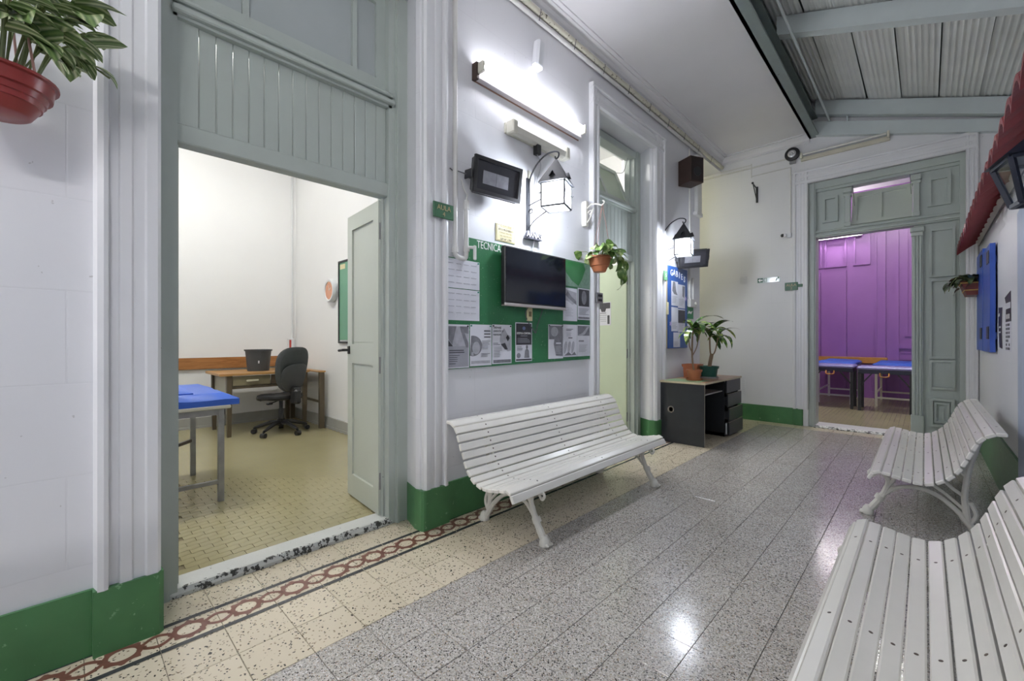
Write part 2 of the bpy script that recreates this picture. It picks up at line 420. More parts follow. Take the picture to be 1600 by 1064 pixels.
    def ball(self, c, rx, ry, rz, n=12, m=8):
        V = [(c[0], c[1], c[2] - rz)]; fs = []
        for i in range(1, m):
            a = math.pi * i / m
            for k in range(n):
                b = 2 * math.pi * k / n
                V.append((c[0] + rx * math.sin(a) * math.cos(b), c[1] + ry * math.sin(a) * math.sin(b), c[2] - rz * math.cos(a)))
        V.append((c[0], c[1], c[2] + rz)); L = len(V) - 1
        for k in range(n):
            fs.append((0, 1 + (k + 1) % n, 1 + k)); fs.append((L, 1 + (m - 2) * n + k, 1 + (m - 2) * n + (k + 1) % n))
        for i in range(m - 2):
            for k in range(n): fs.append((1 + i * n + k, 1 + i * n + (k + 1) % n, 1 + (i + 1) * n + (k + 1) % n, 1 + (i + 1) * n + k))
        return self.add(V, fs)
    def mesh(self, name, Minv=None, smooth=False):
        me = bpy.data.meshes.new(name)
        vs = [tuple(Minv @ p) for p in self.v] if Minv else [tuple(p) for p in self.v]
        me.from_pydata(vs, [], self.f)
        bmesh_fix(me)
        if smooth:
            me.polygons.foreach_set('use_smooth', [True] * len(me.polygons))
            me.set_sharp_from_angle(angle=math.radians(40))
        me.update()
        return me
    def build(self, name, m, parent=None, smooth=False, label=None, cat=None, group=None, kind=None):
        Mi = world_of(parent).inverted() if parent is not None else None
        me = self.mesh(name, Mi, smooth)
        me.materials.append(m)
        o = bpy.data.objects.new(name, me); sc.collection.objects.link(o)
        if parent is not None: o.parent = parent
        tag(o, label, cat, group, kind)
        return o
import bmesh
def bmesh_fix(me):
    bm = bmesh.new(); bm.from_mesh(me); bmesh.ops.recalc_face_normals(bm, faces=bm.faces); bm.to_mesh(me); bm.free()
def world_of(o):
    m = o.matrix_basis.copy(); p = o.parent
    while p is not None: m = p.matrix_basis @ m; p = p.parent
    return m
def tag(o, label=None, cat=None, group=None, kind=None):
    if label: o['label'] = label
    if cat: o['category'] = cat
    if group: o['group'] = group
    if kind: o['kind'] = kind
    return o
def thing(name, label, cat, loc=(0, 0, 0), rz=0.0, group=None, kind=None):
    o = bpy.data.objects.new(name, None); sc.collection.objects.link(o)
    o.empty_display_size = 0.05; o.location = loc; o.rotation_euler = (0, 0, rz)
    o.matrix_basis = Matrix.Translation(Vector(loc)) @ Matrix.Rotation(rz, 4, 'Z')
    return tag(o, label, cat, group, kind)
def struct(name, label, loc=(0, 0, 0)): return thing(name, label, name.split('_')[0], loc, kind='structure')
def place(name, me, parent, Mw, m=None):
    """an object sharing mesh data, at world matrix Mw, under parent"""
    o = bpy.data.objects.new(name, me); sc.collection.objects.link(o)
    if parent is not None:
        o.parent = parent; o.matrix_basis = world_of(parent).inverted() @ Mw
    else: o.matrix_basis = Mw
    return o
def copy_tree(o, parent=None):
    c = o.copy(); sc.collection.objects.link(c); c.parent = parent
    for ch in o.children: copy_tree(ch, c)
    return c
def text(name, s, size, M, m, parent, ext=0.001, align='CENTER', bold=0.0, sx=1.0):
    cu = bpy.data.curves.new(name, 'FONT'); cu.body = s; cu.size = size; cu.extrude = ext
    cu.align_x = align; cu.align_y = 'CENTER'; cu.offset = bold; cu.resolution_u = 3
    t = bpy.data.objects.new(name + '_tmp', cu); sc.collection.objects.link(t)
    dg = bpy.context.evaluated_depsgraph_get()
    me = bpy.data.meshes.new_from_object(t.evaluated_get(dg))
    bpy.data.objects.remove(t); bpy.data.curves.remove(cu)
    me.materials.clear(); me.materials.append(m); me.name = name
    return place(name, me, parent, M @ Matrix.Diagonal((sx, 1, 1, 1)))
def T(x, y, z): return Matrix.Translation(Vector((x, y, z)))
def frame_of(d, up=(0, 0, 1)):
    """matrix with +Y along d, +Z close to up"""
    y = Vector(d).normalized(); u = Vector(up); x = y.cross(u)
    if x.length < 1e-4: x = y.cross(Vector((1, 0, 0)))
    x.normalize(); z = x.cross(y)
    return Matrix(((x.x, y.x, z.x, 0), (x.y, y.y, z.y, 0), (x.z, y.z, z.z, 0), (0, 0, 0, 1)))
def light(name, kind, loc, power, col, parent, size=0.05, rot=None, sy=None):
    d = bpy.data.lights.new(name, kind); d.energy = power; d.color = col
    if kind == 'AREA':
        d.size = size
        if sy: d.shape = 'RECTANGLE'; d.size_y = sy
    else: d.shadow_soft_size = size
    o = bpy.data.objects.new(name, d); sc.collection.objects.link(o); o.parent = parent
    o.matrix_basis = world_of(parent).inverted() @ (T(*loc) @ (rot or I4))
    return o

# ================================================================== THE SETTING
XL, XR, YF = -2.29, 0.44, 7.08
# ---- corridor floor: grout bed and 20 cm terrazzo tiles
floor = struct('floor', 'speckled grey and beige terrazzo tile floor of the corridor')
MB().box(-2.62, 0.5, -4, 7.3, -0.10, -0.004).build('grout_bed', GROUT, floor)
TS = 0.2055
def tile_mesh(name, w, l, m, b=0.0012, g=0.0011):
    x, y = w / 2 - g, l / 2 - g
    V = [(-x, -y, -0.006), (x, -y, -0.006), (x, y, -0.006), (-x, y, -0.006),
         (-x, -y, -b), (x, -y, -b), (x, y, -b), (-x, y, -b),
         (-x + b, -y + b, 0), (x - b, -y + b, 0), (x - b, y - b, 0), (-x + b, y - b, 0)]
    fs = [(8, 9, 10, 11)]
    for i in range(4):
        j = (i + 1) % 4
        fs += [(i, j, 4 + j, 4 + i), (4 + i, 4 + j, 8 + j, 8 + i)]
    me = bpy.data.meshes.new(name); me.from_pydata(V, [], fs); me.materials.append(m); me.update()
    return me
xs_rows = [(-2.50, -2.295, 'beige'), (-2.295, -2.095, 'border'), (-2.095, -1.8885, 'beige'), (-1.8885, -1.682, 'beige')]
x = -1.682
while x < XR - 0.01:
    xs_rows.append((x, min(x + TS, XR), 'grey')); x += TS
MESHT = {}
cells = []
y_ph = 0.867
j0 = int(math.floor((-1.2 - y_ph) / TS)); j1 = int(math.ceil((7.08 - y_ph) / TS))
for (xa, xb, kind) in xs_rows:
    for j in range(j0, j1):
        ya, yb = y_ph + j * TS, min(y_ph + (j + 1) * TS, 7.08)
        if yb - ya < 0.03: continue
        if xa < -2.4 and not (0.2 < (ya + yb) / 2 < 1.7 or 3.5 < (ya + yb) / 2 < 4.95): continue
        k = kind
        if yb > 6.87 and kind in ('grey',): k = 'beige'
        cx, cy = (xa + xb) / 2, (ya + yb) / 2
        p = pix(cx, cy, 0)
        vis = p is not None and -90 < p[0] < 1690 and p[1] < 1150
        D = -cx * _s + cy * _c
        # hidden behind the near bench
        if -0.24 < cx and cy < 2.5: vis = False
        cells.append((0 if vis else 1, D, cx, cy, xb - xa, yb - ya, k))
cells.sort()
def inlay_meshes():
    ring = MB(); n = 40; a, b = 0.043, 0.047
    V = []; fs = []
    for i in range(n):
        t = 2 * math.pi * i / n
        ro = 1.42 + (0.24 if i % 5 in (0, 1) else 0.0)
        V += [(b * 0.86 * math.cos(t), a * 0.82 * math.sin(t), 0.0), (b * ro * 0.9 * math.cos(t), a * ro * math.sin(t) * 0.95, 0.0)]
    fs = [(2 * i, 2 * i + 1, (2 * i + 3) % (2 * n), (2 * i + 2) % (2 * n)) for i in range(n)]
    W_, fs2 = [], []
    for sgn in (1, -1):                      # half almond at each end of the tile
        for top in (1, -1):
            m = 8; base = len(V)
            for i in range(m + 1):
                t = i / m; yy = sgn * (0.103 - 0.046 * t)
                wv = 0.028 * (1 - t ** 1.6)
                V += [(yy, top * max(wv, 0.0), 0.0), (yy, top * (wv + 0.020 + 0.002 * t), 0.0)]
            fs += [(base + 2 * i, base + 2 * i + 1, base + 2 * i + 3, base + 2 * i + 2) for i in range(m)]
    V = [(y, x, 0.0006) for x, y, _ in V]    # chain runs along y
    me = bpy.data.meshes.new('chain_inlay'); me.from_pydata(V, [], fs); me.materials.append(BROWNI)
    bmesh_fix(me); me.update()
    if me.polygons[0].normal.z < 0: me.flip_normals()
    st = MB()
    for sx in (-1, 1):
        st.add([(sx * 0.099 - 0.0125 * (sx > 0) * 2 + 0, -0.1015, 0.0006), (sx * 0.099 + (0.025 if sx < 0 else 0), -0.1015, 0.0006), (sx * 0.099 + (0.025 if sx < 0 else 0), 0.1015, 0.0006), (sx * 0.099 - 0.0125 * (sx > 0) * 2, 0.1015, 0.0006)], [(0, 1, 2, 3)])
    s2 = bpy.data.meshes.new('dark_band'); s2.from_pydata([tuple(v) for v in st.v], [], st.f); s2.materials.append(DARKST); s2.update()
    if s2.polygons[0].normal.z < 0: s2.flip_normals()
    return me, s2
CHAIN, BAND = inlay_meshes()
restm = {'grey': MB(), 'beige': MB()}
for i, (hid, D, cx, cy, w, l, k) in enumerate(cells):
    if i < 300 or (k == 'border' and not hid):
        key = (k, round(w, 3), round(l, 3))
        if key not in MESHT:
            MESHT[key] = tile_mesh('floor_tile', w, l, TBEIGE if k in ('border', 'beige') else TGREY)
        dz = random.uniform(-0.0006, 0.0006)
        o = place('border_tile' if k == 'border' else 'floor_tile', MESHT[key], floor, T(cx, cy, dz) @ Matrix.Rotation(random.uniform(-0.0012, 0.0012), 4, 'X'))
        if k == 'border':
            place('chain_inlay', CHAIN, o, T(cx, cy, dz)); place('dark_band', BAND, o, T(cx, cy, dz))
    else:
        g = 0.0016
        restm['grey' if k == 'grey' else 'beige'].box(cx - w / 2 + g, cx + w / 2 - g, cy - l / 2 + g, cy + l / 2 - g, -0.006, 0)
restm['grey'].build('grey_tiles', TGREY, floor, kind='stuff')
restm['beige'].build('beige_tiles', TBEIGE, floor, kind='stuff')
MB().box(-2.29, XR, -4, -1.2, -0.05, -0.001).build('rear_floor', TGREY, floor)

# ---- left wall
wl = struct('wall_left', 'white painted masonry wall with faint block joints and three openings')
b = MB()
b.prism([(-2.29, -4), (-2.29, 0.27), (-2.52, 0.25), (-2.75, 0.25), (-2.75, -4)], 0, 4.1)
b.prism([(-2.33, 1.54), (-2.30, 1.548), (-2.29, 1.565), (-2.29, 3.56), (-2.52, 3.50), (-2.75, 3.50), (-2.75, 1.585), (-2.52, 1.585)], 0, 4.1)
b.prism([(-2.33, 4.75), (-2.30, 4.758), (-2.29, 4.775), (-2.29, 6.2), (-2.75, 6.2), (-2.75, 4.85), (-2.52, 4.85)], 0, 4.1)
b.box(-2.745, -2.2905, 0.2, 1.6, 3.45, 4.095).box(-2.745, -2.2905, 3.45, 4.9, 3.45, 4.095).box(-2.9, -2.29, 6.2, 7.08, 3.80, 4.1)
b.build('wall_face', WHITE_L, wl)
DADO = 0.25
bl = struct('baseboard_left', 'green painted dado band along the foot of the left wall')
b = MB()
b.prism([(-2.277, -4), (-2.277, 0.068), (-2.245, 0.068), (-2.245, 0.262), (-2.262, 0.278), (-2.50, 0.262), (-2.50, -4)], -0.002, DADO)
b.prism([(-2.50, 1.578), (-2.33, 1.530), (-2.262, 1.532), (-2.247, 1.545), (-2.244, 1.56), (-2.244, 1.742), (-2.277, 1.742), (-2.277, 3.428), (-2.245, 3.428), (-2.245, 3.555), (-2.262, 3.565), (-2.5, 3.51), (-2.6, 3.4), (-2.6, 1.7)], -0.002, DADO)
b.prism([(-2.50, 4.84), (-2.33, 4.738), (-2.262, 4.74), (-2.247, 4.755), (-2.244, 4.77), (-2.244, 5.022), (-2.277, 5.022), (-2.277, 6.2), (-2.6, 6.2), (-2.6, 5.0)], -0.002, DADO)
b.build('dado_band', GREEN, bl)

CAS = [(0.0, 0.022), (0.012, 0.040), (0.045, 0.040), (0.052, 0.030), (0.085, 0.030), (0.092, 0.036), (0.125, 0.036), (0.130, 0.022), (0.155, 0.022), (0.160, 0.046), (0.172, 0.050), (0.190, 0.046), (0.200, 0.0)]
def casing(name, label, y0, y1, zt, wl_, wr_):
    t = struct(name, label)
    for (edge, sgn, wd, nm) in ((y0, -1, wl_, 'casing_upright'), (y1, 1, wr_, 'casing_upright')):
        k = wd / 0.2
        poly = [(XL - 0.02, edge + sgn * 0.004)] + [(XL + p, edge + sgn * d * k) for d, p in CAS] + [(XL - 0.02, edge + sgn * wd)]
        MB().prism(poly, DADO - 0.005, zt + (0.2 if True else 0), 2).build(nm, TRIMW, t, smooth=False)
    poly = [(XL - 0.02, zt + 0.004)] + [(XL + p + 0.001, zt + d) for d, p in CAS] + [(XL - 0.02, zt + 0.2)]
    MB().prism([(a, b_) for a, b_ in poly], y0 - wl_, y1 + wr_, 1).build('casing_head', TRIMW, t)
    return t
casing('trim_1', 'white moulded casing around the doorway with the blue couch behind it', 0.27, 1.555, 3.45, 0.2, 0.185)
casing('trim_2', 'white moulded casing around the doorway beside the black desk', 3.56, 4.765, 3.43, 0.13, 0.255)

# ---- far wall
wf = struct('wall_far', 'white far wall with the tall grey doorway into the purple room')
b = MB()
b.box(-6, -1.155, YF, 7.45, 0, 4.7).box(0.335, 1.7, YF, 7.45, 0, 4.7).box(-1.155, 0.335, YF, 7.45, 3.34, 4.7)
b.build('wall_face', WHITE_F, wf)
bf = struct('baseboard_far', 'green painted dado band left of the purple room doorway')
MB().box(-6, -1.335, YF - 0.014, YF + 0.01, -0.002, 0.235).bbox(-1.335, -1.215, YF - 0.026, YF + 0.01, -0.002, 0.235, 0.01).build('dado_band', GREEN, bf)
t3 = struct('trim_3', 'white moulded casing around the tall grey doorway of the purple room')
for (edge, sgn) in ((-1.155, -1), (0.335, 1)):
    k = 0.9 if sgn < 0 else 0.5
    poly = [(edge, YF + 0.02)] + [(edge + sgn * d * k, YF - p * 0.8) for d, p in CAS] + [(edge + sgn * 0.2 * k, YF + 0.02)]
    MB().prism(poly, 0.23, 3.54, 2).build('casing_upright', TRIMW, t3)
poly = [(YF + 0.02, 3.34)] + [(YF - p * 0.82, 3.34 + d) for d, p in CAS] + [(YF + 0.02, 3.54)]
MB().prism(poly, -1.335, 0.435, 0).build('casing_head', TRIMW, t3)

# ---- right wall
wr = struct('wall_right', 'white right hand wall behind the benches')
b = MB(); b.box(XR, XR + 0.25, -4, YF, 0, 2.335); b.build('wall_face', WHITE_R, wr)
MB().box(1.5, 1.7, -4, YF, 0, 4.2).build('outer_wall', WHITE_R, wr)
MB().box(0.6, 1.6, -4, YF, -0.1, -0.003).build('rear_floor', TGREY, wr)
b = MB(); b.prism([(0.45, 0.0), (0.425, 0.0), (0.42, 1.99), (0.43, 2.02), (0.45, 2.09)], -4, 4.16, 1)
b.build('stucco_pier', BLUEGREY, wr)
br_ = struct('baseboard_right', 'green painted dado band behind the right hand benches')
MB().box(XR - 0.014, XR + 0.01, 4.17, YF, -0.002, 0.42).build('dado_band', GREEN, br_)

# ---- plaster ceiling with cornice
cl = struct('ceiling', 'white plaster ceiling strip above the left wall')
MB().box(-2.75, -1.12, -4, YF, 4.0, 4.12).build('plaster_slab', CEIL, cl)
cor = [(0, 0.0), (0, -0.10), (0.018, -0.10), (0.018, -0.085), (0.035, -0.075), (0.05, -0.05), (0.085, -0.028), (0.085, -0.014), (0.12, -0.014), (0.12, 0.0)]
MB().prism([(XL + a, 4.0 + b_) for a, b_ in cor], -4, YF, 1).build('cornice', CEIL, cl)
MB().prism([(YF - a, 4.0 + b_) for a, b_ in cor], XL, -1.14, 0).build('cornice', CEIL, cl)

# ---- lean-to metal roof
rf = struct('roof', 'sloping grey metal sheet roof on painted iron beams')
def zr(x): return 4.43 - 0.36 * (x + 1.1)
ang = -math.atan(0.36)
RY = [-3.2, -1.15, 0.85, 2.88, 4.93, 7.0]
SW = 0.335; ribs = 7; V = []; fs = []; n = ribs * 6 + 1
for i in range(n):
    u = i / (n - 1); ph = (u * ribs) % 1.0
    zz = -0.018 * max(0.0, math.cos(2 * math.pi * ph)) ** 3
    V += [(u * SW * 0.972, 0, zz), (u * SW * 0.972, 1, zz)]
fs = [(2 * i, 2 * i + 2, 2 * i + 3, 2 * i + 1) for i in range(n - 1)]
sm = bpy.data.meshes.new('roof_sheet'); sm.from_pydata(V, [], fs); sm.materials.append(ZINC)
sm.polygons.foreach_set('use_smooth', [True] * len(sm.polygons)); sm.update()
for a, b2 in zip(RY[:-1], RY[1:]):
    for i in range(9):
        xx = -1.14 + i * SW * math.cos(ang)
        sag = random.uniform(-0.006, 0.006)
        M = T(xx, a - 0.05, zr(xx) + sag + (0.016 if i % 2 else 0)) @ Matrix.Rotation(-ang, 4, 'Y') @ Matrix.Rotation(random.uniform(-.006, .006), 4, 'Z') @ Matrix.Diagonal((1, b2 - a + 0.1, 1, 1))
        place('roof_sheet', sm, rf, M)
for yy in RY:
    for (dz0, dz1, hw) in ((-0.185, -0.165, 0.05), (-0.165, -0.02, 0.035)):
        pass
    x0, x1 = -1.06, 1.55
    poly = [(x0, zr(x0) - 0.185), (x1, zr(x1) - 0.185), (x1, zr(x1) - 0.01), (x0, zr(x0) - 0.01)]
    bb = MB(); bb.prism(poly, yy - 0.035, yy + 0.035, 1)
    poly = [(x0 - 0.03, zr(x0) - 0.19), (x1, zr(x1) - 0.197), (x1, zr(x1) - 0.182), (x0 - 0.03, zr(x0) - 0.175)]
    bb.prism(poly, yy - 0.05, yy + 0.05, 1)
    bb.build('rafter', RAFT, rf)
b = MB(); b.box(-1.145, -1.115, -4, YF, 3.95, 4.60).box(-1.145, -1.03, -4, YF, 3.95, 3.972).box(-1.145, -1.05, -4, YF, 4.2, 4.215)
b.build('iron_beam', IRONG, rf)
MB().prism([(-1.2, zr(-1.2) + .05), (1.7, zr(1.7) + .05), (1.7, zr(1.7) + .08), (-1.2, zr(-1.2) + .08)], -4, YF + .3, 1).build('sky_blocker', IRONG, rf)  # added cover above the sheets, keeps sky light out of the gaps
MB().tube([(-0.91, -4, 4.10), (-0.91, YF, 4.10)], 0.012, 8).build('tie_rod', RAFT, rf)
x0, x1 = -1.08, 0.44
MB().prism([(x0, 3.955), (x1, 3.50), (1.55, 3.165), (1.55, 3.30), (x1, 3.64), (x0, 4.145)], YF - 0.07, YF - 0.0, 1).prism([(-0.715, 3.845), (-0.70, 3.84), (-0.72, 4.14), (-0.735, 4.14)], YF - 0.074, YF, 1).build('wall_plate', RAFT, rf)

# ---- rooms behind the doorways
def room(side, label, x0, x1, y0, y1, z0, z1, m, open_sides=()):
    t = struct('wall_' + side, label)
    b = MB()
    if 'w' not in open_sides: b.box(x0 - 0.1, x0, y0 - 0.1, y1 + 0.1, z0 - 0.05, z1)
    if 'e' not in open_sides: b.box(x1, x1 + 0.1, y0 - 0.1, y1 + 0.1, z0 - 0.05, z1)
    if 's' not in open_sides: b.box(x0, x1, y0 - 0.1, y0, z0 - 0.05, z1)
    if 'n' not in open_sides: b.box(x0, x1, y1, y1 + 0.1, z0 - 0.05, z1)
    b.box(x0 - 0.1, x1 + 0.1, y0 - 0.1, y1 + 0.1, z1, z1 + 0.1)
    b.build('plaster', m, t)
    return t
room('treatment_room', 'plain white plaster walls of the treatment room', -6.9, -2.74, -1.6, 2.42, 0, 4.05, ROOMW, ('e',))
room('second_room', 'white plaster walls seen through the open transom beside the noticeboard', -5.2, -2.74, 2.62, 5.9, 0, 4.05, ROOMW, ('e',))
PASS_W = mat('passage_plaster', (0.78, 0.78, 0.68), 0.5, var=0.04)
b = MB(); b.box(-5.6, -5.5, 6.1, YF, 0, 4.0).box(-5.5, -2.74, 6.05, 6.2, 0, 4.0).box(-5.6, -2.74, 6.05, YF, 3.9, 4.0)
tp = struct('wall_passage', 'side passage walls opening at the end of the left wall'); b.build('plaster', PASS_W, tp)
fp = struct('floor_passage', 'tile floor of the side passage'); MB().box(-5.6, -2.5, 6.2, YF, -0.1, -0.003).build('floor_slab', TBEIGE, fp)
# treatment room floor of small yellow tiles
f2 = struct('floor_treatment', 'glossy yellow floor of small oblong tiles in the treatment room')
MB().box(-6.95, -2.62, -1.7, 2.45, -0.05, 0.024).build('tile_bed', YGROUT, f2)
TW, TL = 0.056, 0.105
Vt = []
def wavy(g=0.0011):
    """oblong tile with gently curved long sides"""
    L, W_ = TL / 2 - g, TW / 2 - g; up, dn = [], []
    for i in range(13):
        t = -1 + 2 * i / 12; d = 0.003 * math.sin(2 * math.pi * t)
        dn.append((W_ * -1 + d, t * L)); up.append((W_ + d, t * L))
    loop = dn[::-1] + up
    return loop
lp = wavy(); n = len(lp)
def tile2(name):
    V = [(a, b_, -0.004) for a, b_ in lp] + [(a, b_, -0.0008) for a, b_ in lp] + [(a * 0.97, b_ * 0.985, 0) for a, b_ in lp]
    fs = [tuple(range(2 * n, 3 * n))]
    for i in range(n):
        j = (i + 1) % n
        fs += [(i, j, n + j, n + i), (n + i, n + j, 2 * n + j, 2 * n + i)]
    me = bpy.data.meshes.new(name); me.from_pydata(V, [], fs); me.materials.append(YTILE); bmesh_fix(me); me.update()
    if me.polygons[0].normal.z < 0: me.flip_normals()
    return me
YM = tile2('yellow_tile')
tl = []
for i in range(76):
    xx = -2.66 - (i + 0.5) * TW
    for j in range(-16, 24):
        yy = (j + (0.5 if i % 2 else 0)) * TL
        p = pix(xx, yy, 0.03)
        if p is None or not (268 < p[0] < 600 and p[1] < 960) or yy > 2.40 or yy < -1.5: continue
        tl.append((-xx * _s + yy * _c, xx, yy))
tl.sort()
rest = MB()
for k, (D, xx, yy) in enumerate(tl):
    if k < 300: place('yellow_tile', YM, f2, T(xx, yy, 0.030 + random.uniform(-.0004, .0004)))
    else:
        o = len(rest.v)
        rest.add([(xx + a * 0.985, yy + b_ * 0.99, 0.030) for a, b_ in lp] , [tuple(range(n))[::-1]])
mb = rest.build('yellow_tiles', YTILE, f2, kind='stuff')
# what the doorway hides of the floor
# baseboards
bt = struct('baseboard_treatment', 'grey skirting around the treatment room')
SKIRT = mat('grey_skirting', (0.38, 0.38, 0.35), 0.45, var=0.15)
MB().box(-6.9, -6.875, -1.6, 2.42, 0.02, 0.17).box(-6.89, -2.8, 2.395, 2.42, 0.02, 0.17).box(-6.9, -6.865, -1.6, 2.42, 0.02, 0.06).box(-6.89, -2.8, 2.385, 2.42, 0.02, 0.06).build('skirting_board', SKIRT, bt)
f4 = struct('floor_second', 'floor of the second room'); MB().box(-5.2, -2.62, 2.6, 5.9, -0.05, 0.02).build('floor_slab', YFAR, f4)
# purple room
f3 = struct('floor_purple', 'glossy yellow tiled floor of the purple room'); MB().box(-4, 2.2, 7.3, 11.2, -0.06, 0.03).build('floor_slab', YFAR, f3)
wp = struct('wall_purple', 'purple panelled wall at the back of the room beyond the far doorway')
YP = 11.15
MB().box(-4, 2.2, YP, YP + 0.1, 0, 4.2).box(-4.1, -4, 7.4, YP, 0, 4.2).box(2.2, 2.3, 7.4, YP, 0, 4.2).build('plaster', PURP, wp)
MB().box(-4.1, 2.3, 7.4, YP + 0.1, 4.2, 4.3).build('room_ceiling', CEIL, wp)
def ring(mb, a0, a1, z0, z1, w, n0, n1):
    mb.box(a0, a1, z0, z0 + w, n0, n1).box(a0, a1, z1 - w, z1, n0, n1).box(a0, a0 + w, z0 + w, z1 - w, n0, n1).box(a1 - w, a1, z0 + w, z1 - w, n0, n1)
    return mb
FP = F_far(YP)
# purple double door in that wall
pd = thing('door_4', 'purple panelled double door behind the blue tables', 'door', (-1.3, YP, 0.03), kind='structure')
ring(MB(FP), -2.65, -0.55, 0.03, 3.55, 0.13, 0, 0.06).build('door_frame', PURP, pd)
ring(MB(FP), -2.52, -0.68, -0.2, 3.42, 0.03, 0, 0.08).build('frame_moulding', PURP, pd)
for (a0, a1) in ((-2.49, -1.60), (-1.59, -1.16), (-1.15, -0.71)):
    lf = MB(FP).box(a0, a1, 0.05, 2.62, 0, 0.035).build('leaf', PURP, pd)
    ring(MB(FP), a0 + 0.05, a1 - 0.05, 0.15, 0.75, 0.03, 0.03, 0.05).build('panel_moulding', PURP, lf)
for (a0, a1) in ((-2.45, -2.05), (-2.0, -1.57), (-1.53, -1.16), (-1.05, -0.78)):
    pn = ring(MB(FP), a0, a1, 2.70, 3.36, 0.035, 0, 0.04).build('transom_panel', PURP, pd)
# panelling to the right of the door
pp = thing('wall_panelling', 'purple moulded wall panelling right of the purple door', 'panelling', (0.4, YP, 0.03), kind='structure')
b = MB(FP); b.box(-0.42, -0.36, 0.03, 4.0, 0, 0.042); b.build('pilaster_strip', PURP, pp)
ring(MB(FP), -0.28, 1.2, 1.25, 3.75, 0.05, 0, 0.035).build('panel_moulding', PURP, pp)
ring(MB(FP), -0.12, 1.04, 1.42, 3.58, 0.02, 0, 0.02).build('panel_moulding', PURP, pp)
for zz in (1.48, 3.5): MB(FP).bbox(-0.14, 0.02, zz - 0.05, zz + 0.05, 0, 0.03, 0.012).build('corner_ornament', PURP, pp)
MB(FP).box(-0.42, 2.1, 1.02, 1.10, 0, 0.05).box(-0.42, 2.1, 0.68, 0.72, 0, 0.035).build('dado_rail', PURP, pp)
for a0 in (-0.36, 0.16, 0.68): ring(MB(FP), a0, a0 + 0.44, 0.80, 0.95, 0.02, 0, 0.02).build('small_panel', PURP, pp)

# ================================================================== DOORS
FL = F_left(0.0)
def boards(parent, y0, y1, nb, z0, z1, xf, m):
    w = (y1 - y0) / nb
    me = MB(FL).bbox(-w / 2 + 0.0012, w / 2 - 0.0012, z0, z1, -0.012, 0.012, 0.004).mesh('board'); me.materials.append(m)
    for i in range(nb):
        place('board', me, parent, T(xf + random.uniform(-.0012, .0012), y0 + (i + 0.5) * w, 0))
def leaf_door(parent, hx, hy, ex, ey, z0, z1, m, th=0.036, face=-1, panels=True):
    """leaf from hinge to free edge; the side seen faces -y"""
    r = Vector((ex - hx, ey - hy, 0)); L = r.length; r.normalize(); nrm = Vector((r.y, -r.x, 0))
    if nrm.y > 0: nrm = -nrm
    M = Matrix(((r.x, 0, nrm.x, hx), (r.y, 0, nrm.y, hy), (0, 1, 0, 0), (0, 0, 0, 1)))
    b = MB(M)
    if panels:
        st = 0.085; mid0, mid1 = z0 + 0.98, z0 + 1.12
        b.box(0, st, z0, z1, -th, 0).box(L - st, L, z0, z1, -th, 0)
        b.box(st, L - st, z0, z0 + 0.16, -th, 0).box(st, L - st, z1 - 0.11, z1, -th, 0).box(st, L - st, mid0, mid1, -th, 0)
        lf = b.build('leaf', m, parent)
        for (a, c) in ((z0 + 0.16, mid0), (mid1, z1 - 0.11)):
            MB(M).box(st, L - st, a, c, -th * 0.8, -0.014).bbox(st + 0.012, L - st - 0.012, a + 0.012, c - 0.012, -0.016, -0.010, 0.004).build('panel', m, lf)
    else:
        b.bbox(0, L, z0, z1, -th, 0, 0.003); lf = b.build('leaf', m, parent)
    for hz in (z0 + 0.22, (z0 + z1) / 2 - 0.05, z1 - 0.2):
        MB(M).box(-0.03, 0.004, hz - 0.055, hz + 0.055, -th - 0.002, -th + 0.004).tube([(-0.004, hz - 0.06, -th), (-0.004, hz + 0.06, -th)], 0.008, 8).box(-0.004, 0.0, hz - 0.055, hz + 0.055, -th, -0.004).build('hinge', STEELW, lf)
    return lf, M, L
def door_frame(parent, y0, y1, i0, i1, zt, m):
    b = MB(FL)
    b.box(y0 - 0.03, i0, 0, zt, -2.62, -2.50).box(y0 - 0.03, i0 - 0.03, 0, zt, -2.62, -2.488).box(i0 - 0.005, i0 + 0.012, 0, zt, -2.62, -2.555)
    b.build('jamb', m, parent)
    b = MB(FL)
    b.box(i1, y1 + 0.03, 0, zt, -2.62, -2.50).box(i1 + 0.045, y1 + 0.03, 0, zt, -2.62, -2.488).box(i1 - 0.012, i1 + 0.005, 0, zt, -2.62, -2.555).box(i1 + 0.05, i1 + 0.066, 0, zt, -2.5, -2.478)
    b.build('jamb', m, parent)
# ---- door 1 : treatment room
d1 = thing('door_1', 'tall grey boarded doorway of the treatment room with one leaf open', 'door', (-2.55, 0.9, 0), kind='structure')
door_frame(d1, 0.25, 1.585, 0.357, 1.447, 3.46, GREYC)
MB(FL).bbox(0.34, 1.46, 2.125, 2.215, -2.60, -2.515, 0.006).build('lintel_rail', GREY, d1)
MB(FL).bbox(0.355, 0.442, 2.21, 2.72, -2.56, -2.525, 0.004).build('board', GREY, d1)
boards(d1, 0.444, 1.447, 14, 2.21, 2.72, -2.545, GREY)
MB(FL).prism([(0.34, 2.70), (1.47, 2.70), (1.47, 2.80), (0.34, 2.80)], -2.60, -2.50).bbox(0.335, 1.478, 2.715, 2.745, -2.6, -2.47, 0.006).bbox(0.335, 1.478, 2.765, 2.785, -2.6, -2.478, 0.006).build('transom_ledge', GREY, d1)
sash = MB(FL).box(0.355, 1.447, 2.80, 2.885, -2.59, -2.545).box(0.355, 0.43, 2.885, 3.45, -2.59, -2.545).box(1.385, 1.447, 2.885, 3.45, -2.59, -2.545).box(0.43, 1.385, 3.37, 3.45, -2.59, -2.545)
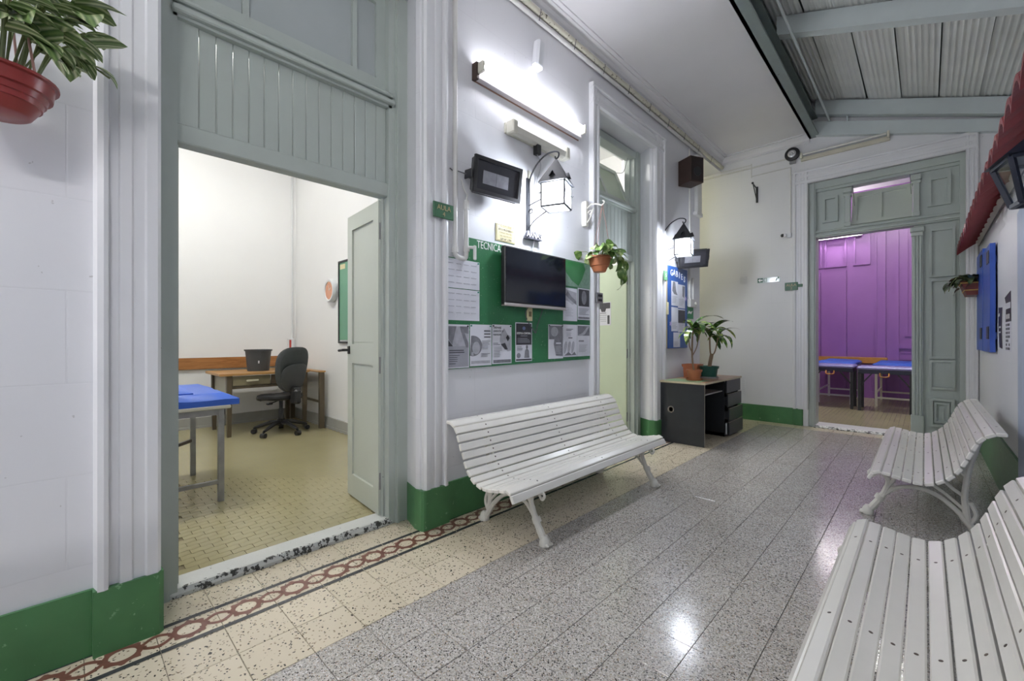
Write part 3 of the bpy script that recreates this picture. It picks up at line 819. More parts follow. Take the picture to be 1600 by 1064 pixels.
sash.box(0.632, 0.662, 2.885, 3.37, -2.58, -2.545).box(1.225, 1.255, 2.885, 3.37, -2.58, -2.545)
sash = sash.build('transom_sash', GREY, d1)
PGREY = mat('painted_pane', (0.44, 0.48, 0.475), 0.25, var=0.05)
for a0, a1 in ((0.43, 0.632), (0.662, 1.225), (1.255, 1.385)):
    MB(FL).box(a0, a1, 2.885, 3.37, -2.575, -2.568).build('pane', PGREY, sash)
lf, Ml, L = leaf_door(d1, -2.585, 1.42, -3.13, 1.468, 0.045, 2.112, LEAFP)
MB(Ml).bbox(L - 0.05, L - 0.02, 1.09, 1.15, 0.0, 0.012, 0.004).tube([(L - 0.035, 1.12, 0.0), (L - 0.035, 1.12, 0.05), (L + 0.03, 1.115, 0.055)], 0.010, 8).box(L - 0.002, L + 0.001, 1.06, 1.18, -0.03, -0.006).build('door_handle', BLACK, lf)
b = MB(); b.prism([(-2.63, -0.01), (-2.500, -0.01), (-2.497, 0.018), (-2.512, 0.036), (-2.63, 0.044)], 0.33, 1.47, 1); b.build('threshold', THRESH, d1)
MB().prism([(-2.52, -0.008), (-2.496, -0.008), (-2.4935, 0.016), (-2.508, 0.0375), (-2.522, 0.0390), (-2.525, 0.02)], 0.335, 1.465, 1).build('worn_edge', WORN, d1)
# ---- door 2 : second room
d2 = thing('door_2', 'grey boarded doorway beside the black desk with hopper transom tipped open', 'door', (-2.55, 4.2, 0), kind='structure')
door_frame(d2, 3.50, 4.85, 3.59, 4.70, 3.46, GREYC)
MB(FL).bbox(3.57, 4.72, 3.36, 3.44, -2.62, -2.49, 0.006).build('head_rail', GREY, d2)
MB(FL).bbox(3.57, 4.72, 2.125, 2.20, -2.60, -2.515, 0.006).build('lintel_rail', GREY, d2)
boards(d2, 3.59, 4.70, 14, 2.19, 2.72, -2.545, GREY)
MB(FL).box(3.57, 4.72, 2.70, 2.77, -2.60, -2.50).bbox(3.565, 4.73, 2.715, 2.745, -2.6, -2.47, 0.006).build('transom_ledge', GREY, d2)
Mh = T(-2.55, 0, 2.775) @ Matrix.Rotation(-0.40, 4, 'Y') @ FL
hp = MB(Mh)
ring(hp, 3.62, 4.68, 0, 0.52, 0.06, -0.018, 0.018); hp.box(4.17, 4.21, 0.06, 0.46, -0.018, 0.018)
hp = hp.build('hopper_sash', LEAFP, d2)
for a0, a1 in ((3.68, 4.17), (4.21, 4.62)): MB(Mh).box(a0, a1, 0.06, 0.46, -0.004, 0.004).build('pane', LEAFB, hp)
MB().tube(catmull([(-2.55, 4.64, 3.38), (-2.62, 4.66, 3.22), (-2.74, 4.66, 3.24)]), 0.004, 6).build('stay_chain', CABLEG, d2)
lf2, M2, L2 = leaf_door(d2, -2.585, 4.665, -3.16, 4.76, 0.045, 2.112, LEAFB, panels=False)
b = MB(); b.prism([(-2.63, -0.01), (-2.500, -0.01), (-2.497, 0.018), (-2.512, 0.036), (-2.63, 0.044)], 3.57, 4.72, 1); b.build('threshold', THRESH, d2)
# ---- door 3 : purple room
d3 = thing('door_3', 'tall grey panelled doorway opening onto the purple room', 'door', (-0.4, YF + 0.1, 0), kind='structure')
FD = F_far(YF)
b = MB(FD)
b.box(-1.155, -1.075, 0, 3.34, -0.25, -0.03).box(-1.115, -1.09, 0, 3.34, -0.03, -0.01).box(0.29, 0.335, 0, 3.34, -0.25, -0.03).box(-1.075, 0.29, 3.25, 3.34, -0.25, -0.03).box(-1.10, 0.30, 3.215, 3.25, -0.2, -0.06)
b.build('door_frame', GREY, d3)
MB(FD).box(-1.09, 0.30, 2.585, 2.69, -0.2, -0.06).bbox(-1.09, 0.30, 2.60, 2.63, -0.2, -0.035, 0.006).bbox(-1.09, 0.30, 2.65, 2.675, -0.2, -0.03, 0.006).build('transom_bar', GREY, d3)
def far_panel(name, a0, a1, z0, z1, parent, recess=0.012, mw=0.05, n=-0.09):
    p = MB(FD).box(a0, a1, z0, z1, n - 0.03, n).build(name, GREY, parent)
    ring(MB(FD), a0 + mw, a1 - mw, z0 + mw * 1.3, z1 - mw * 1.3, 0.03, n - 0.01, n + 0.035).build('panel_moulding', GREY, p)
    return p
far_panel('transom_panel', -1.075, -0.765, 2.69, 3.215, d3, mw=0.07)
far_panel('transom_panel', -0.045, 0.29, 2.69, 3.215, d3, mw=0.07)
for a in (-0.735, -0.075):
    p = MB(FD).bbox(a - 0.03, a + 0.03, 2.69, 3.16, -0.15, -0.055, 0.005).build('post', GREY, d3)
    MB(FD).bbox(a - 0.05, a + 0.05, 3.13, 3.2, -0.15, -0.035, 0.01).bbox(a - 0.042, a + 0.042, 3.09, 3.125, -0.15, -0.045, 0.006).build('capital', GREY, p)
    MB(FD).bbox(a - 0.036, a + 0.036, 2.69, 2.745, -0.15, -0.048, 0.005).build('plinth', GREY, p)
Mt = T(0, YF + 0.13, 2.70) @ Matrix.Rotation(-0.28, 4, 'X') @ F_far(0)
hs = MB(Mt); ring(hs, -0.70, -0.11, 0, 0.46, 0.055, -0.018, 0.03); hs.box(-0.425, -0.395, 0.05, 0.41, -0.018, 0.03)
hs = hs.build('hopper_sash', LEAFP, d3)
for a0, a1 in ((-0.645, -0.425), (-0.395, -0.165)): MB(Mt).box(a0, a1, 0.055, 0.405, -0.004, 0.004).build('pane', LEAFP, hs)
MB(FD).tube([(-0.68, 3.22, -0.07), (-0.665, 2.95, -0.1)], 0.003, 5).tube([(-0.13, 3.22, -0.07), (-0.12, 2.98, -0.1)], 0.003, 5).build('stay_chain', CABLE, d3)
fl = MB(FD).box(-0.10, 0.29, 0.03, 2.585, -0.14, -0.10).build('leaf', GREY, d3)
MB(FD).box(-0.115, -0.015, 0.28, 2.45, -0.12, -0.065).tube([(-0.09, 0.28, -0.062), (-0.09, 2.45, -0.062)], 0.010, 6).tube([(-0.062, 0.28, -0.062), (-0.062, 2.45, -0.062)], 0.010, 6).tube([(-0.035, 0.28, -0.062), (-0.035, 2.45, -0.062)], 0.010, 6).build('fluted_post', GREYC, fl)
MB(FD).bbox(-0.125, -0.005, 0.02, 0.28, -0.12, -0.05, 0.008).build('plinth', GREYC, fl)
MB(FD).bbox(-0.13, 0.0, 2.50, 2.56, -0.12, -0.04, 0.01).bbox(-0.122, -0.01, 2.45, 2.5, -0.12, -0.055, 0.008).build('capital', GREY, fl)
for (z0, z1) in ((1.95, 2.50), (0.98, 1.90), (0.62, 0.94)):
    MB(FD).box(0.05, 0.24, z0, z1, -0.115, -0.096).build('panel', GREY, fl)
    ring(MB(FD), 0.035, 0.255, z0 - 0.012, z1 + 0.012, 0.026, -0.1, -0.066).build('panel_moulding', GREY, fl)
ring(MB(FD), 0.04, 0.25, 0.16, 0.50, 0.03, -0.1, -0.06).build('panel_moulding', GREY, fl)
ring(MB(FD), 0.08, 0.21, 0.21, 0.45, 0.02, -0.1, -0.07).build('panel_moulding', GREY, fl)
MB(FD).box(0.125, 0.165, 0.26, 0.40, -0.1, -0.09).build('panel', GREY, fl)
b = MB(); b.prism([(YF - 0.02, -0.01), (YF - 0.02, 0.012), (YF + 0.02, 0.03), (YF + 0.3, 0.034), (YF + 0.3, -0.01)], -1.09, 0.29, 0); b.build('threshold', THRESH, d3)
MB().prism([(YF - 0.022, -0.01), (YF - 0.023, 0.012), (YF + 0.01, 0.028), (YF + 0.02, 0.01)], -1.09, 0.29, 0).build('worn_edge', WORN, d3)

# ================================================================== BENCHES
PROF = [(0.012, 0.325), (0.050, 0.362), (0.100, 0.360), (0.148, 0.350), (0.196, 0.340), (0.244, 0.334), (0.292, 0.340), (0.336, 0.362), (0.374, 0.396),
        (0.406, 0.438), (0.430, 0.486), (0.450, 0.536), (0.470, 0.586), (0.496, 0.634), (0.535, 0.668), (0.582, 0.680)]
BL = 1.90
def make_bench(label, loc, rz):
    t = thing('slatted_bench', label, 'bench', loc, rz, 'white slatted benches')
    M = world_of(t)
    me = MB().bbox(-BL / 2, BL / 2, -0.0225, 0.0225, -0.022, 0.0, 0.0045).mesh('slat'); me.materials.append(SLAT)
    scr = MB()
    for xx in (-0.70, -0.66, 0.0, 0.04, 0.66, 0.70):
        if abs(xx) in (0.70, 0.0): scr.lathe([(0.0055, -0.002), (0.0055, 0.0007), (0.0, 0.0011)], 8, (xx, random.uniform(-0.004, 0.004), 0))
    sme = scr.mesh('screws'); sme.materials.append(mat('rusty_screw', (0.11, 0.08, 0.06), 0.5, var=0.2))
    P = [Vector((0, d, z)) for d, z in PROF]
    for i, p in enumerate(P):
        a = P[max(i - 1, 0)]; c = P[min(i + 1, len(P) - 1)]
        d = (c - a); th = math.atan2(d.z, d.y)
        if i == 0: th = math.radians(62)
        if i == len(P) - 1: th = math.radians(2)
        Mw = M @ T(random.uniform(-.004, .004), p.y, p.z) @ Matrix.Rotation(th, 4, 'X') @ Matrix.Rotation(random.uniform(-.001, .001), 4, 'Z')
        s_ = place('slat', me, t, Mw)
        if i not in (0,): tag(place('screws', sme, s_, Mw), kind='stuff')
    for sx in (-1, 1):
        X = sx * 0.70
        b = MB(M)
        q = lambda pts: [(X, d, z) for d, z in pts]
        # rail that follows the seat
        b.tube(catmull(q([(d + 0.004, z - 0.036) for d, z in PROF[1:]]), 3), 0.012, 8)
        # front leg with scroll, ring and paw
        b.tube(catmull(q([(0.055, 0.325), (0.095, 0.255), (0.085, 0.19), (0.055, 0.12), (0.010, 0.045), (-0.005, 0.03)])), [0.013, 0.014, 0.017, 0.021, 0.023, 0.025], 8)
        b.tube(catmull(q([(0.085, 0.19), (0.12, 0.25), (0.15, 0.315)])), 0.011, 8)
        b.tube(catmull(q([(0.070, 0.33), (0.035, 0.285), (0.012, 0.262), (-0.004, 0.285), (0.012, 0.305), (0.028, 0.292)])), 0.009, 8)
        b.lathe([(0.0, 0.0), (0.034, 0.0), (0.036, 0.018), (0.028, 0.042), (0.016, 0.058)], 10, (X, -0.008, 0.001))
        for k in (-1, 0, 1): b.ball((X + k * 0.017, -0.034, 0.012), 0.012, 0.020, 0.012, 8, 6)
        b.tube(q([(0.048, 0.117), (0.062, 0.145)]), 0.027, 10)
        # arch to the rear leg
        b.tube(catmull(q([(0.065, 0.14), (0.13, 0.205), (0.22, 0.235), (0.32, 0.215), (0.41, 0.145), (0.475, 0.06), (0.50, 0.02)])), [0.014, 0.012, 0.012, 0.013, 0.015, 0.019, 0.022], 8)
        b.lathe([(0.0, 0.0), (0.032, 0.0), (0.034, 0.018), (0.026, 0.042), (0.014, 0.058)], 10, (X, 0.512, 0.001))
        for k in (-1, 0, 1): b.ball((X + k * 0.016, 0.535, 0.012), 0.012, 0.018, 0.012, 8, 6)
        # rear upright branching up the back
        b.tube(catmull(q([(0.465, 0.08), (0.455, 0.17), (0.452, 0.25), (0.470, 0.40), (0.500, 0.52), (0.525, 0.60), (0.56, 0.645)])), [0.018, 0.017, 0.016, 0.013, 0.011, 0.010], 8)
        b.tube(catmull(q([(0.452, 0.23), (0.40, 0.27), (0.36, 0.315)])), 0.011, 8)
        b.tube(catmull(q([(0.445, 0.155), (0.36, 0.235), (0.28, 0.29)])), 0.010, 8)
        b.tube(catmull(q([(0.462, 0.35), (0.435, 0.38), (0.425, 0.41)])), 0.009, 8)
        b.tube(catmull(q([(0.476, 0.07), (0.50, 0.13), (0.478, 0.20)])), 0.012, 8)
        b.build('cast_iron_frame', IRONW, t, smooth=True)
    return t
def front_at(x, y, left): return ((x, y, 0), math.pi / 2 if left else -math.pi / 2)
l_, r_ = front_at(-1.60, 2.63, True)
make_bench('white slatted bench with cast iron legs below the noticeboard and television', l_, r_)
l_, r_ = front_at(-0.275, 4.53, False)
make_bench('white slatted bench end-on near the purple room doorway, farther of the right pair', l_, r_)
l_, r_ = front_at(-0.262, 1.62, False)
make_bench('white slatted bench nearest the camera, cut off at the bottom right corner', l_, r_)

# ================================================================== LEFT WALL : NOTICEBOARD AND WHAT HANGS THERE
WL = F_left(XL)
nb = thing('noticeboard', 'large speckled green noticeboard behind the television', 'noticeboard', (XL, 2.58, 1.0))
b = MB(WL); b.prism([(1.722, 1.0), (3.42, 1.015), (3.42, 1.905), (1.925, 1.905), (1.925, 1.748), (1.722, 1.748)], 0.0, 0.016); b.build('board_panel', NOTICE, nb)
text('lettering', 'TECNICAS', 0.076, WL @ T(2.135, 1.868, 0.0175), LETW, nb, sx=0.74)

def bars(mb, a0, a1, z, n, dz, h=0.004, ragged=True, off=0.0016):
    for i in range(n):
        e = a1 - (random.uniform(0, 0.35) * (a1 - a0) if ragged else 0)
        mb.box(a0, e, z - i * dz - h, z - i * dz, 0, off)
    return mb
def blob(mb, cx, cz, rx, rz, n=18, off=0.0014, t0=0, t1=2 * math.pi):
    return mb.prism([(cx + rx * math.cos(t0 + (t1 - t0) * i / n), cz + rz * math.sin(t0 + (t1 - t0) * i / n)) for i in range(n)], 0, off)
def sheet(label, a0, a1, z0, z1, off, group='notices pinned to the green board', tilt=0.0, W_=None, name='notice_sheet', cat='poster', m=None):
    Wm = W_ or WL
    M = Wm @ T((a0 + a1) / 2, (z0 + z1) / 2, off) @ Matrix.Rotation(tilt, 4, 'Z')
    t = thing(name, label, cat, M.translation, 0, group)
    w, h = a1 - a0, z1 - z0
    b = MB(M)
    nn = 5
    V = []; fs = []
    for i in range(nn + 1):
        for j in range(nn + 1):
            uu, vv = i / nn, j / nn
            edge = max(abs(uu - .5), abs(vv - .5)) * 2
            V.append(((uu - .5) * w, (vv - .5) * h, 0.0))
    b.box(-w / 2, w / 2, -h / 2, h / 2, -0.0008, 0.0002)
    b.build('paper', m or PAPER, t)
    return t, M @ T(0, 0, 0.0003), w, h
OFF = 0.0175
def pins(t, M, w, h, m=BLACK, pts=((-1, 1), (1, 1))):
    for sx, sy in pts:
        MB(M).lathe([(0.006, 0), (0.006, 0.004), (0, 0.006)], 8, (sx * (w / 2 - 0.012), sy * (h / 2 - 0.01), 0.0)).build('pin', m, t)
PINT = mat('teal_pin', (0.02, 0.25, 0.18), 0.4)
# two timetable sheets
for (z0, z1, lab) in ((1.545, 1.742, 'upper of two pale timetable sheets, pinned at the board corner'), (1.328, 1.540, 'lower of two pale timetable sheets, above the bottom poster row')):
    t, M, w, h = sheet(lab, 1.728, 2.028, z0, z1, OFF, name='timetable_sheet', cat='notice')
    bb = MB(M)
    for r in range(4):
        for c in range(4): bars(bb, -0.125 + c * 0.066, -0.085 + c * 0.066 + random.uniform(0, 0.012), h / 2 - 0.03 - r * 0.043, 1, 0.01, 0.0035, False)
    bb.build('print', PRINTL, t); pins(t, M, w, h, PINT, ((1, 1), (-1, -1)))
# posters of the bottom row, left to right
t, M, w, h = sheet('grey poster with crossed arms photo, leftmost of the bottom poster row', 1.728, 1.932, 1.005, 1.300, OFF)
MB(M).prism([(-.095, .135), (.095, .135), (.095, .0), (-.095, .0)], 0, .0008).build('photo', PRINTL, t)
MB(M).prism([(-.095, .135), (-.01, .135), (-.045, .01), (-.095, .07)], .0008, .0013).prism([(.02, .135), (.095, .135), (.095, .085), (.03, .095)], .0008, .0013).prism([(.03, .1), (.06, .09), (.095, .02), (.095, -.01), (.075, -.01)], .0008, .0013).build('photo', PRINTM, t)
MB(M).prism([(-.095, .06), (-.04, 0.0), (-.095, .0)], .0013, .0018).build('photo', PRINTD, t)
b = MB(M); b.box(-.095, .095, -.14, 0, 0, .0006); b.build('print', mat('print_grey_panel', (0.38, 0.38, 0.43), 0.5, var=0.2, vs=12), t)
b = MB(M); bars(b, -.07, .06, -.025, 2, .014, .006); bars(b, -.07, .02, -.06, 4, .013, .003); bars(b, -.07, 0.0, -.115, 1, .01); b.build('print', PRINTD, t); pins(t, M, w, h)
t, M, w, h = sheet('white poster with oval photo of a knee massage, second in the bottom row', 1.940, 2.145, 1.012, 1.304, OFF)
blob(MB(M), -.075, -.005, .085, .072, 24, .0008, -math.pi / 2 - .35, math.pi / 2 + .35).build('photo', PRINTM, t)
blob(MB(M), -.045, -.02, .036, .045, 16, .0014).prism([(-.09, -.05), (-.07, -.045), (-.07, -.075), (-.09, -.07)], .0008, .0014).build('photo', PRINTL, t)
b = MB(M); bars(b, .03, .09, .105, 3, .022, .007, False); bars(b, .01, .09, .03, 6, .011, .0025); bars(b, 0, .09, -.06, 3, .01, .0025); b.build('print', PRINTD, t)
MB(M).box(-.09, .09, -.13, -.11, 0, .0012).build('print', PRINTL, t); pins(t, M, w, h, PINT)
t, M, w, h = sheet('white poster titled Drenaje Linfatico Manual with pointed arch photo, third in the bottom row', 2.152, 2.355, 1.018, 1.308, OFF)
MB(M).prism([(.02, .12), (.06, .07), (.095, .06), (.095, -.05), (.06, -.055), (.01, -.02), (-.025, .02), (-.02, .06)], 0, .0009).build('photo', PRINTL, t)
MB(M).prism([(.04, .05), (.06, .07), (.08, .045), (.06, .02)], .0009, .0015).prism([(-.015, .0), (.03, .01), (.06, -.04), (.03, -.04)], .0009, .0015).build('photo', PRINTD, t)
for k, s_ in enumerate(('DRENAJE', 'LINFATICO', 'MANUAL')): text('title_lettering', s_, .021, M @ T(-.092, .122 - .026 * k, .001), PRINTD, t, align='LEFT', ext=.0003)
b = MB(M); bars(b, -.09, -.02, .01, 2, .01, .005); bars(b, -.085, .0, -.02, 7, .0115, .003); b.build('print', PRINTM, t)
MB(M).box(-.09, .095, -.138, -.115, 0, .001).build('print', PRINTM, t); pins(t, M, w, h)
t, M, w, h = sheet('half dark poster titled Estetica Corporal, standing apart in the bottom row', 2.398, 2.592, 1.026, 1.330, OFF)
MB(M).box(-.09, .09, -.022, .145, 0, .0008).build('print', PRINTD, t)
text('title_lettering', 'ESTETICA CORPORAL', .021, M @ T(0, .068, .0011), LETW, t, ext=.0003, bold=.0006, sx=.80)
blob(MB(M), 0, .108, .018, .014, 12, .0012).build('logo', mat('logo_blue', (.15, .19, .38), .5), t)
b = MB(M); bars(b, -.04, .04, .05, 1, .01, .004, False); bars(b, -.075, .075, .03, 4, .010, .003); b.build('print', PRINTL, t)
b = MB(M); blob(b, .035, -.04, .012, .016, 12); b.prism([(.005, -.125), (.065, -.125), (.058, -.07), (.045, -.056), (.025, -.056), (.012, -.07)], 0, .0014); blob(b, -.06, -.105, .022, .02, 10); b.build('photo', PRINTM, t)
b = MB(M); bars(b, -.08, -.01, -.036, 3, .012, .003); b.box(-.09, .09, -.145, -.133, 0, .001); b.build('print', PRINTD, t)
t, M, w, h = sheet('grey poster with round bundle photo, directly right of the bare gap in the bottom row', 2.800, 3.003, 1.034, 1.325, OFF)
MB(M).box(-.095, .095, .02, .135, 0, .0007).build('photo', PRINTM, t)
blob(MB(M), -.02, .085, .05, .042, 14, .0012).build('photo', PRINTL, t)
MB(M).prism([(-.02, .03), (.03, .03), (.05, .06), (.095, .07), (.095, -.125), (0.0, -.12), (-.03, -.02)], .0006, .0013).build('print', PRINTM, t)
b = MB(M); b.box(.0, .07, -.02, -.008, .0013, .0018); bars(b, -.01, .08, -.04, 6, .012, .002, True, .0018); b.build('print', PAPER, t); pins(t, M, w, h)
t, M, w, h = sheet('white poster with three long leaf shapes, between two photo posters in the bottom row', 3.006, 3.212, 1.044, 1.330, OFF)
b = MB(M)
for k in range(3): b.prism([(-.075 + k * .055 + .022 * math.cos(a) * (1 + .2 * math.sin(a)) + .012 * math.sin(a), -.06 + .055 * math.sin(a)) for a in [2 * math.pi * i / 16 for i in range(16)]], 0, .0010)
b.build('photo', PRINTL, t)
b = MB(M); bars(b, -.06, .05, .105, 2, .012, .005); bars(b, -.06, .03, .07, 3, .013, .0025); b.box(-.03, .03, .02, .03, 0, .001); b.prism([(-.09, -.13), (.09, -.13), (.06, -.1), (.02, -.125), (-.03, -.1), (-.07, -.12)], 0, .001); b.build('print', PRINTM, t)
t, M, w, h = sheet('grey poster with a dark hands photo on top, rightmost of the bottom row', 3.216, 3.418, 1.044, 1.332, OFF)
MB(M).box(-.095, .095, .045, .135, 0, .0008).build('photo', PRINTM, t)
MB(M).prism([(-.09, .05), (-.02, .07), (.06, .13), (.09, .13), (.02, .06), (-.03, .045)], .0008, .0013).build('photo', PRINTL, t)
b = MB(M); b.box(-.08, .0, -.01, .002, 0, .001); bars(b, -.08, .06, -.04, 6, .012, .0025); b.build('print', PRINTM, t)
t, M, w, h = sheet('poster with a reaching arm photo, in the upper pair beside the television', 3.003, 3.212, 1.362, 1.655, OFF)
MB(M).prism([(-.095, .135), (.095, .11), (.095, .02), (.03, .0), (-.04, .03), (-.095, .04)], 0, .0009).build('photo', PRINTL, t)
MB(M).prism([(-.04, .12), (.02, .07), (.09, .035), (.095, .0), (.0, .04), (-.07, .08)], .0009, .0014).build('photo', PRINTM, t)
b = MB(M); bars(b, -.07, .05, -.03, 6, .014, .003); b.build('print', PRINTL, t)
t, M, w, h = sheet('poster with a dark torso photo, outer of the upper pair beside the television', 3.222, 3.418, 1.378, 1.668, OFF)
MB(M).box(-.085, .085, -.02, .135, 0, .0008).build('photo', PRINTD, t)
blob(MB(M), .0, .06, .04, .065, 14, .0013).build('photo', PRINTM, t)
b = MB(M); bars(b, -.08, .08, -.04, 5, .013, .004); b.box(-.09, .09, -.135, -.118, 0, .001); b.build('print', PRINTM, t)
# poster printed with a green leaf at the board's top right
t, M, w, h = sheet('pale speckled poster with a big green leaf shape at the board corner', 3.005, 3.418, 1.672, 1.898, OFF, m=mat('speckled_green_paper', (0.22, 0.36, 0.27), .45, var=.4, vs=40))
MB(M).prism([(-.2, .11), (-.05, .11), (.10, .11), (.13, .06), (.08, -.03), (.02, -.10), (-.08, -.06), (-.2, .03)], 0, .001).build('print', mat('leaf_print', (.04, .22, .07), .4, var=.3), t)
# television
tv = thing('television', 'flat black television with a silver lower edge on the noticeboard', 'television', (XL, 2.58, 1.45))
MB(WL).bbox(2.212, 2.952, 1.448, 1.888, 0.045, 0.088, 0.006).build('housing', BLACK, tv)
MB(WL).box(2.224, 2.940, 1.478, 1.876, 0.088, 0.0895).build('screen', SCREEN, tv)
MB(WL).bbox(2.212, 2.952, 1.446, 1.468, 0.05, 0.0905, 0.003).build('lower_bezel', mat('silver_bezel', (.55, .50, .48), .3, .5), tv)
MB(WL).box(2.45, 2.72, 1.55, 1.78, 0.016, 0.046).build('wall_mount', BLACKM, tv)
MB(WL).tube(catmull([(2.50, 1.455, .06), (2.50, 1.40, .03), (2.55, 1.33, .02), (2.63, 1.25, .02)]), .004, 6).tube(catmull([(2.68, 1.455, .06), (2.69, 1.40, .03), (2.66, 1.32, .02), (2.635, 1.25, .02)]), .004, 6).build('cable', CABLE, tv)
so = thing('wall_socket', 'yellowed wall socket just under the television', 'socket', (XL, 2.56, 1.36))
MB(WL).bbox(2.525, 2.592, 1.345, 1.452, .016, .026, .004).build('cover_plate', PLAQ, so)
MB(WL).box(2.545, 2.575, 1.38, 1.42, .026, .029).build('outlet', mat('outlet_dark', (.25, .19, .1), .5), so)
# smoking plaque
pq = thing('plaque', 'yellow no smoking plaque above the noticeboard', 'plaque', (XL, 2.3, 1.93))
MB(WL).bbox(2.200, 2.408, 1.932, 2.062, .0, .008, .003).build('plate', PLAQ, pq)
ring(MB(WL), 2.207, 2.401, 1.938, 2.056, .003, .008, .0086).build('border_line', mat('plaque_ink', (.32, .26, .13), .5), pq)
for k, (s_, sz) in enumerate((('EN ESTE LUGAR', .017), ('ESTA PROHIBIDO', .020), ('FUMAR DENTRO', .018), ('DEL INSTITUTO', .018), ('LEY Nº 1.799', .021))):
    text('lettering', s_, sz, WL @ T(2.304, 2.044 - k * .0235, .0088), MATS['plaque_ink'] if k not in (1, 4) else PRINTD, pq, ext=.0002, bold=.0004 if k in (1, 4) else 0)
ar = thing('letter_sign', 'small grey block letter sign above the television', 'sign', (XL, 2.6, 1.99))
text('block_letters', 'ARNAS', .066, WL @ T(2.595, 2.030, .03), mat('grey_letters', (.13, .13, .16), .4), ar, ext=.010, bold=.002, sx=.85)
text('letter_faces', 'ARNAS', .066, WL @ T(2.595, 2.030, .0415), LETW, ar, ext=.0006, sx=.85)
MB(WL).box(2.51, 2.68, 1.996, 2.003, .0, .05).build('shelf_strip', MATS['grey_letters'], ar)
# room signs
def aula(label, W_, a0, a1, z0, z1, off, num, m=SIGNG):
    t = thing('room_sign', label, 'sign', (W_ @ T((a0 + a1) / 2, z0, off)).translation)
    MB(W_).bbox(a0, a1, z0, z1, off, off + .012, .003).build('plate', m, t)
    w, h = a1 - a0, z1 - z0
    text('lettering', 'AULA', h * .46, W_ @ T((a0 + a1) / 2, z0 + h * .66, off + .013), LETG, t, sx=.95)
    if num: text('lettering', num, h * .42, W_ @ T((a0 + a1) / 2, z0 + h * .25, off + .013), LETG, t)
    return t
aula('green room sign reading AULA 4 on the casing left of the noticeboard', WL, 1.605, 1.765, 1.978, 2.076, .048, '4')
aula('green room sign reading AULA 2 beside the purple room doorway', F_far(YF), -1.425, -1.27, 1.885, 1.995, .03, '2')
t = thing('room_sign', 'tiny green sign on the casing beside the blue board', 'sign', (XL + .05, 4.95, 2.0))
MB(WL).bbox(4.93, 5.015, 1.905, 2.02, .045, .06, .003).build('plate', mat('pale_green_sign', (.16, .36, .18), .4), t)
text('lettering', '5', .06, WL @ T(4.972, 1.962, .061), LETW, t)
MB(F_far(YF)).bbox(-1.27, -1.215, 1.925, 1.965, .03, .04, .003).build('sign_arm', SIGNG, sc.objects['room_sign.001'])
# fluorescent strip
def strip_light(label, W_, a0, a1, z, off=0.0, m=TUBEM, tilt=0.0, lit=True, group=None, body=None):
    M = W_ @ T((a0 + a1) / 2, z, off) @ Matrix.Rotation(tilt, 4, 'Z'); L = (a1 - a0) / 2
    t = thing('strip_light', label, 'lamp', M.translation, 0, group)
    MB(M).bbox(-L, L, -.055, -.005, 0, .045, .004).build('batten', body or mat('batten_white', (.66, .62, .64), .4, var=.1), t)
    for sx in (-1, 1): MB(M).bbox(sx * L - .012 * sx - .012, sx * L - .012 * sx + .012, -.03, .045, .03, .098, .004).build('end_holder', CREAM, t)
    MB(M).tube([(-L + .03, .018, .080), (L - .03, .018, .080)], .0135, 10).build('tube', m, t, smooth=True)
    return t, M, L
s1, M, L = strip_light('lit fluorescent strip light high above the television', WL, 1.985, 3.245, 3.08)
MB(M).bbox(-L - .01, L + .01, -.065, -.0, -.003, .004, .002).build('backing_board', mat('backing_brown', (.30, .17, .12), .6, var=.3), s1)
MB(M).box(-L - .012, -L + .012, -.065, .05, .0, .05).build('end_cap', BROWNB, s1)
em = thing('emergency_light', 'cream emergency light bar with rounded cover below the lit strip', 'lamp', (XL, 2.65, 2.75))
MB(WL).bbox(2.29, 3.02, 2.755, 2.835, .0, .018, .003).build('backplate', CREAM, em)
MB(WL).prism([(2.76, .015), (2.748, .045), (2.76, .075), (2.80, .088), (2.832, .07), (2.838, .03), (2.832, .015)], 2.34, 2.97, 0).build('cover', mat('cream_diffuser', (.74, .72, .64), .6, var=.04), em)
for a in (2.30, 2.955): MB(WL).bbox(a, a + .055, 2.745, 2.845, .012, .092, .008).build('end_block', CREAM, em)
MB(WL).bbox(2.60, 2.65, 2.68, 2.76, .02, .07, .006).build('plug', BLACK, em)
MB(WL).tube(catmull([(2.62, 2.68, .05), (2.66, 2.60, .05), (2.63, 2.45, .03), (2.60, 2.2, .02), (2.63, 2.08, .02), (2.58, 1.90, .03)]), .0045, 6).build('cable', CABLEG, em)
pir = thing('motion_sensor', 'small white wall sensor tube above the fluorescent strip', 'sensor', (XL, 2.65, 3.4))
M = WL @ T(2.645, 3.50, 0) @ Matrix.Rotation(-.12, 4, 'Z')
MB(M).bbox(-.045, .045, -.12, .115, .0, .075, .02).build('housing', mat('white_plastic', (.74, .75, .78), .35), pir)
MB(M).bbox(-.038, .038, -.135, -.10, .012, .078, .018).build('lens', emit('sensor_lens', (.9, .92, 1), .6), pir)
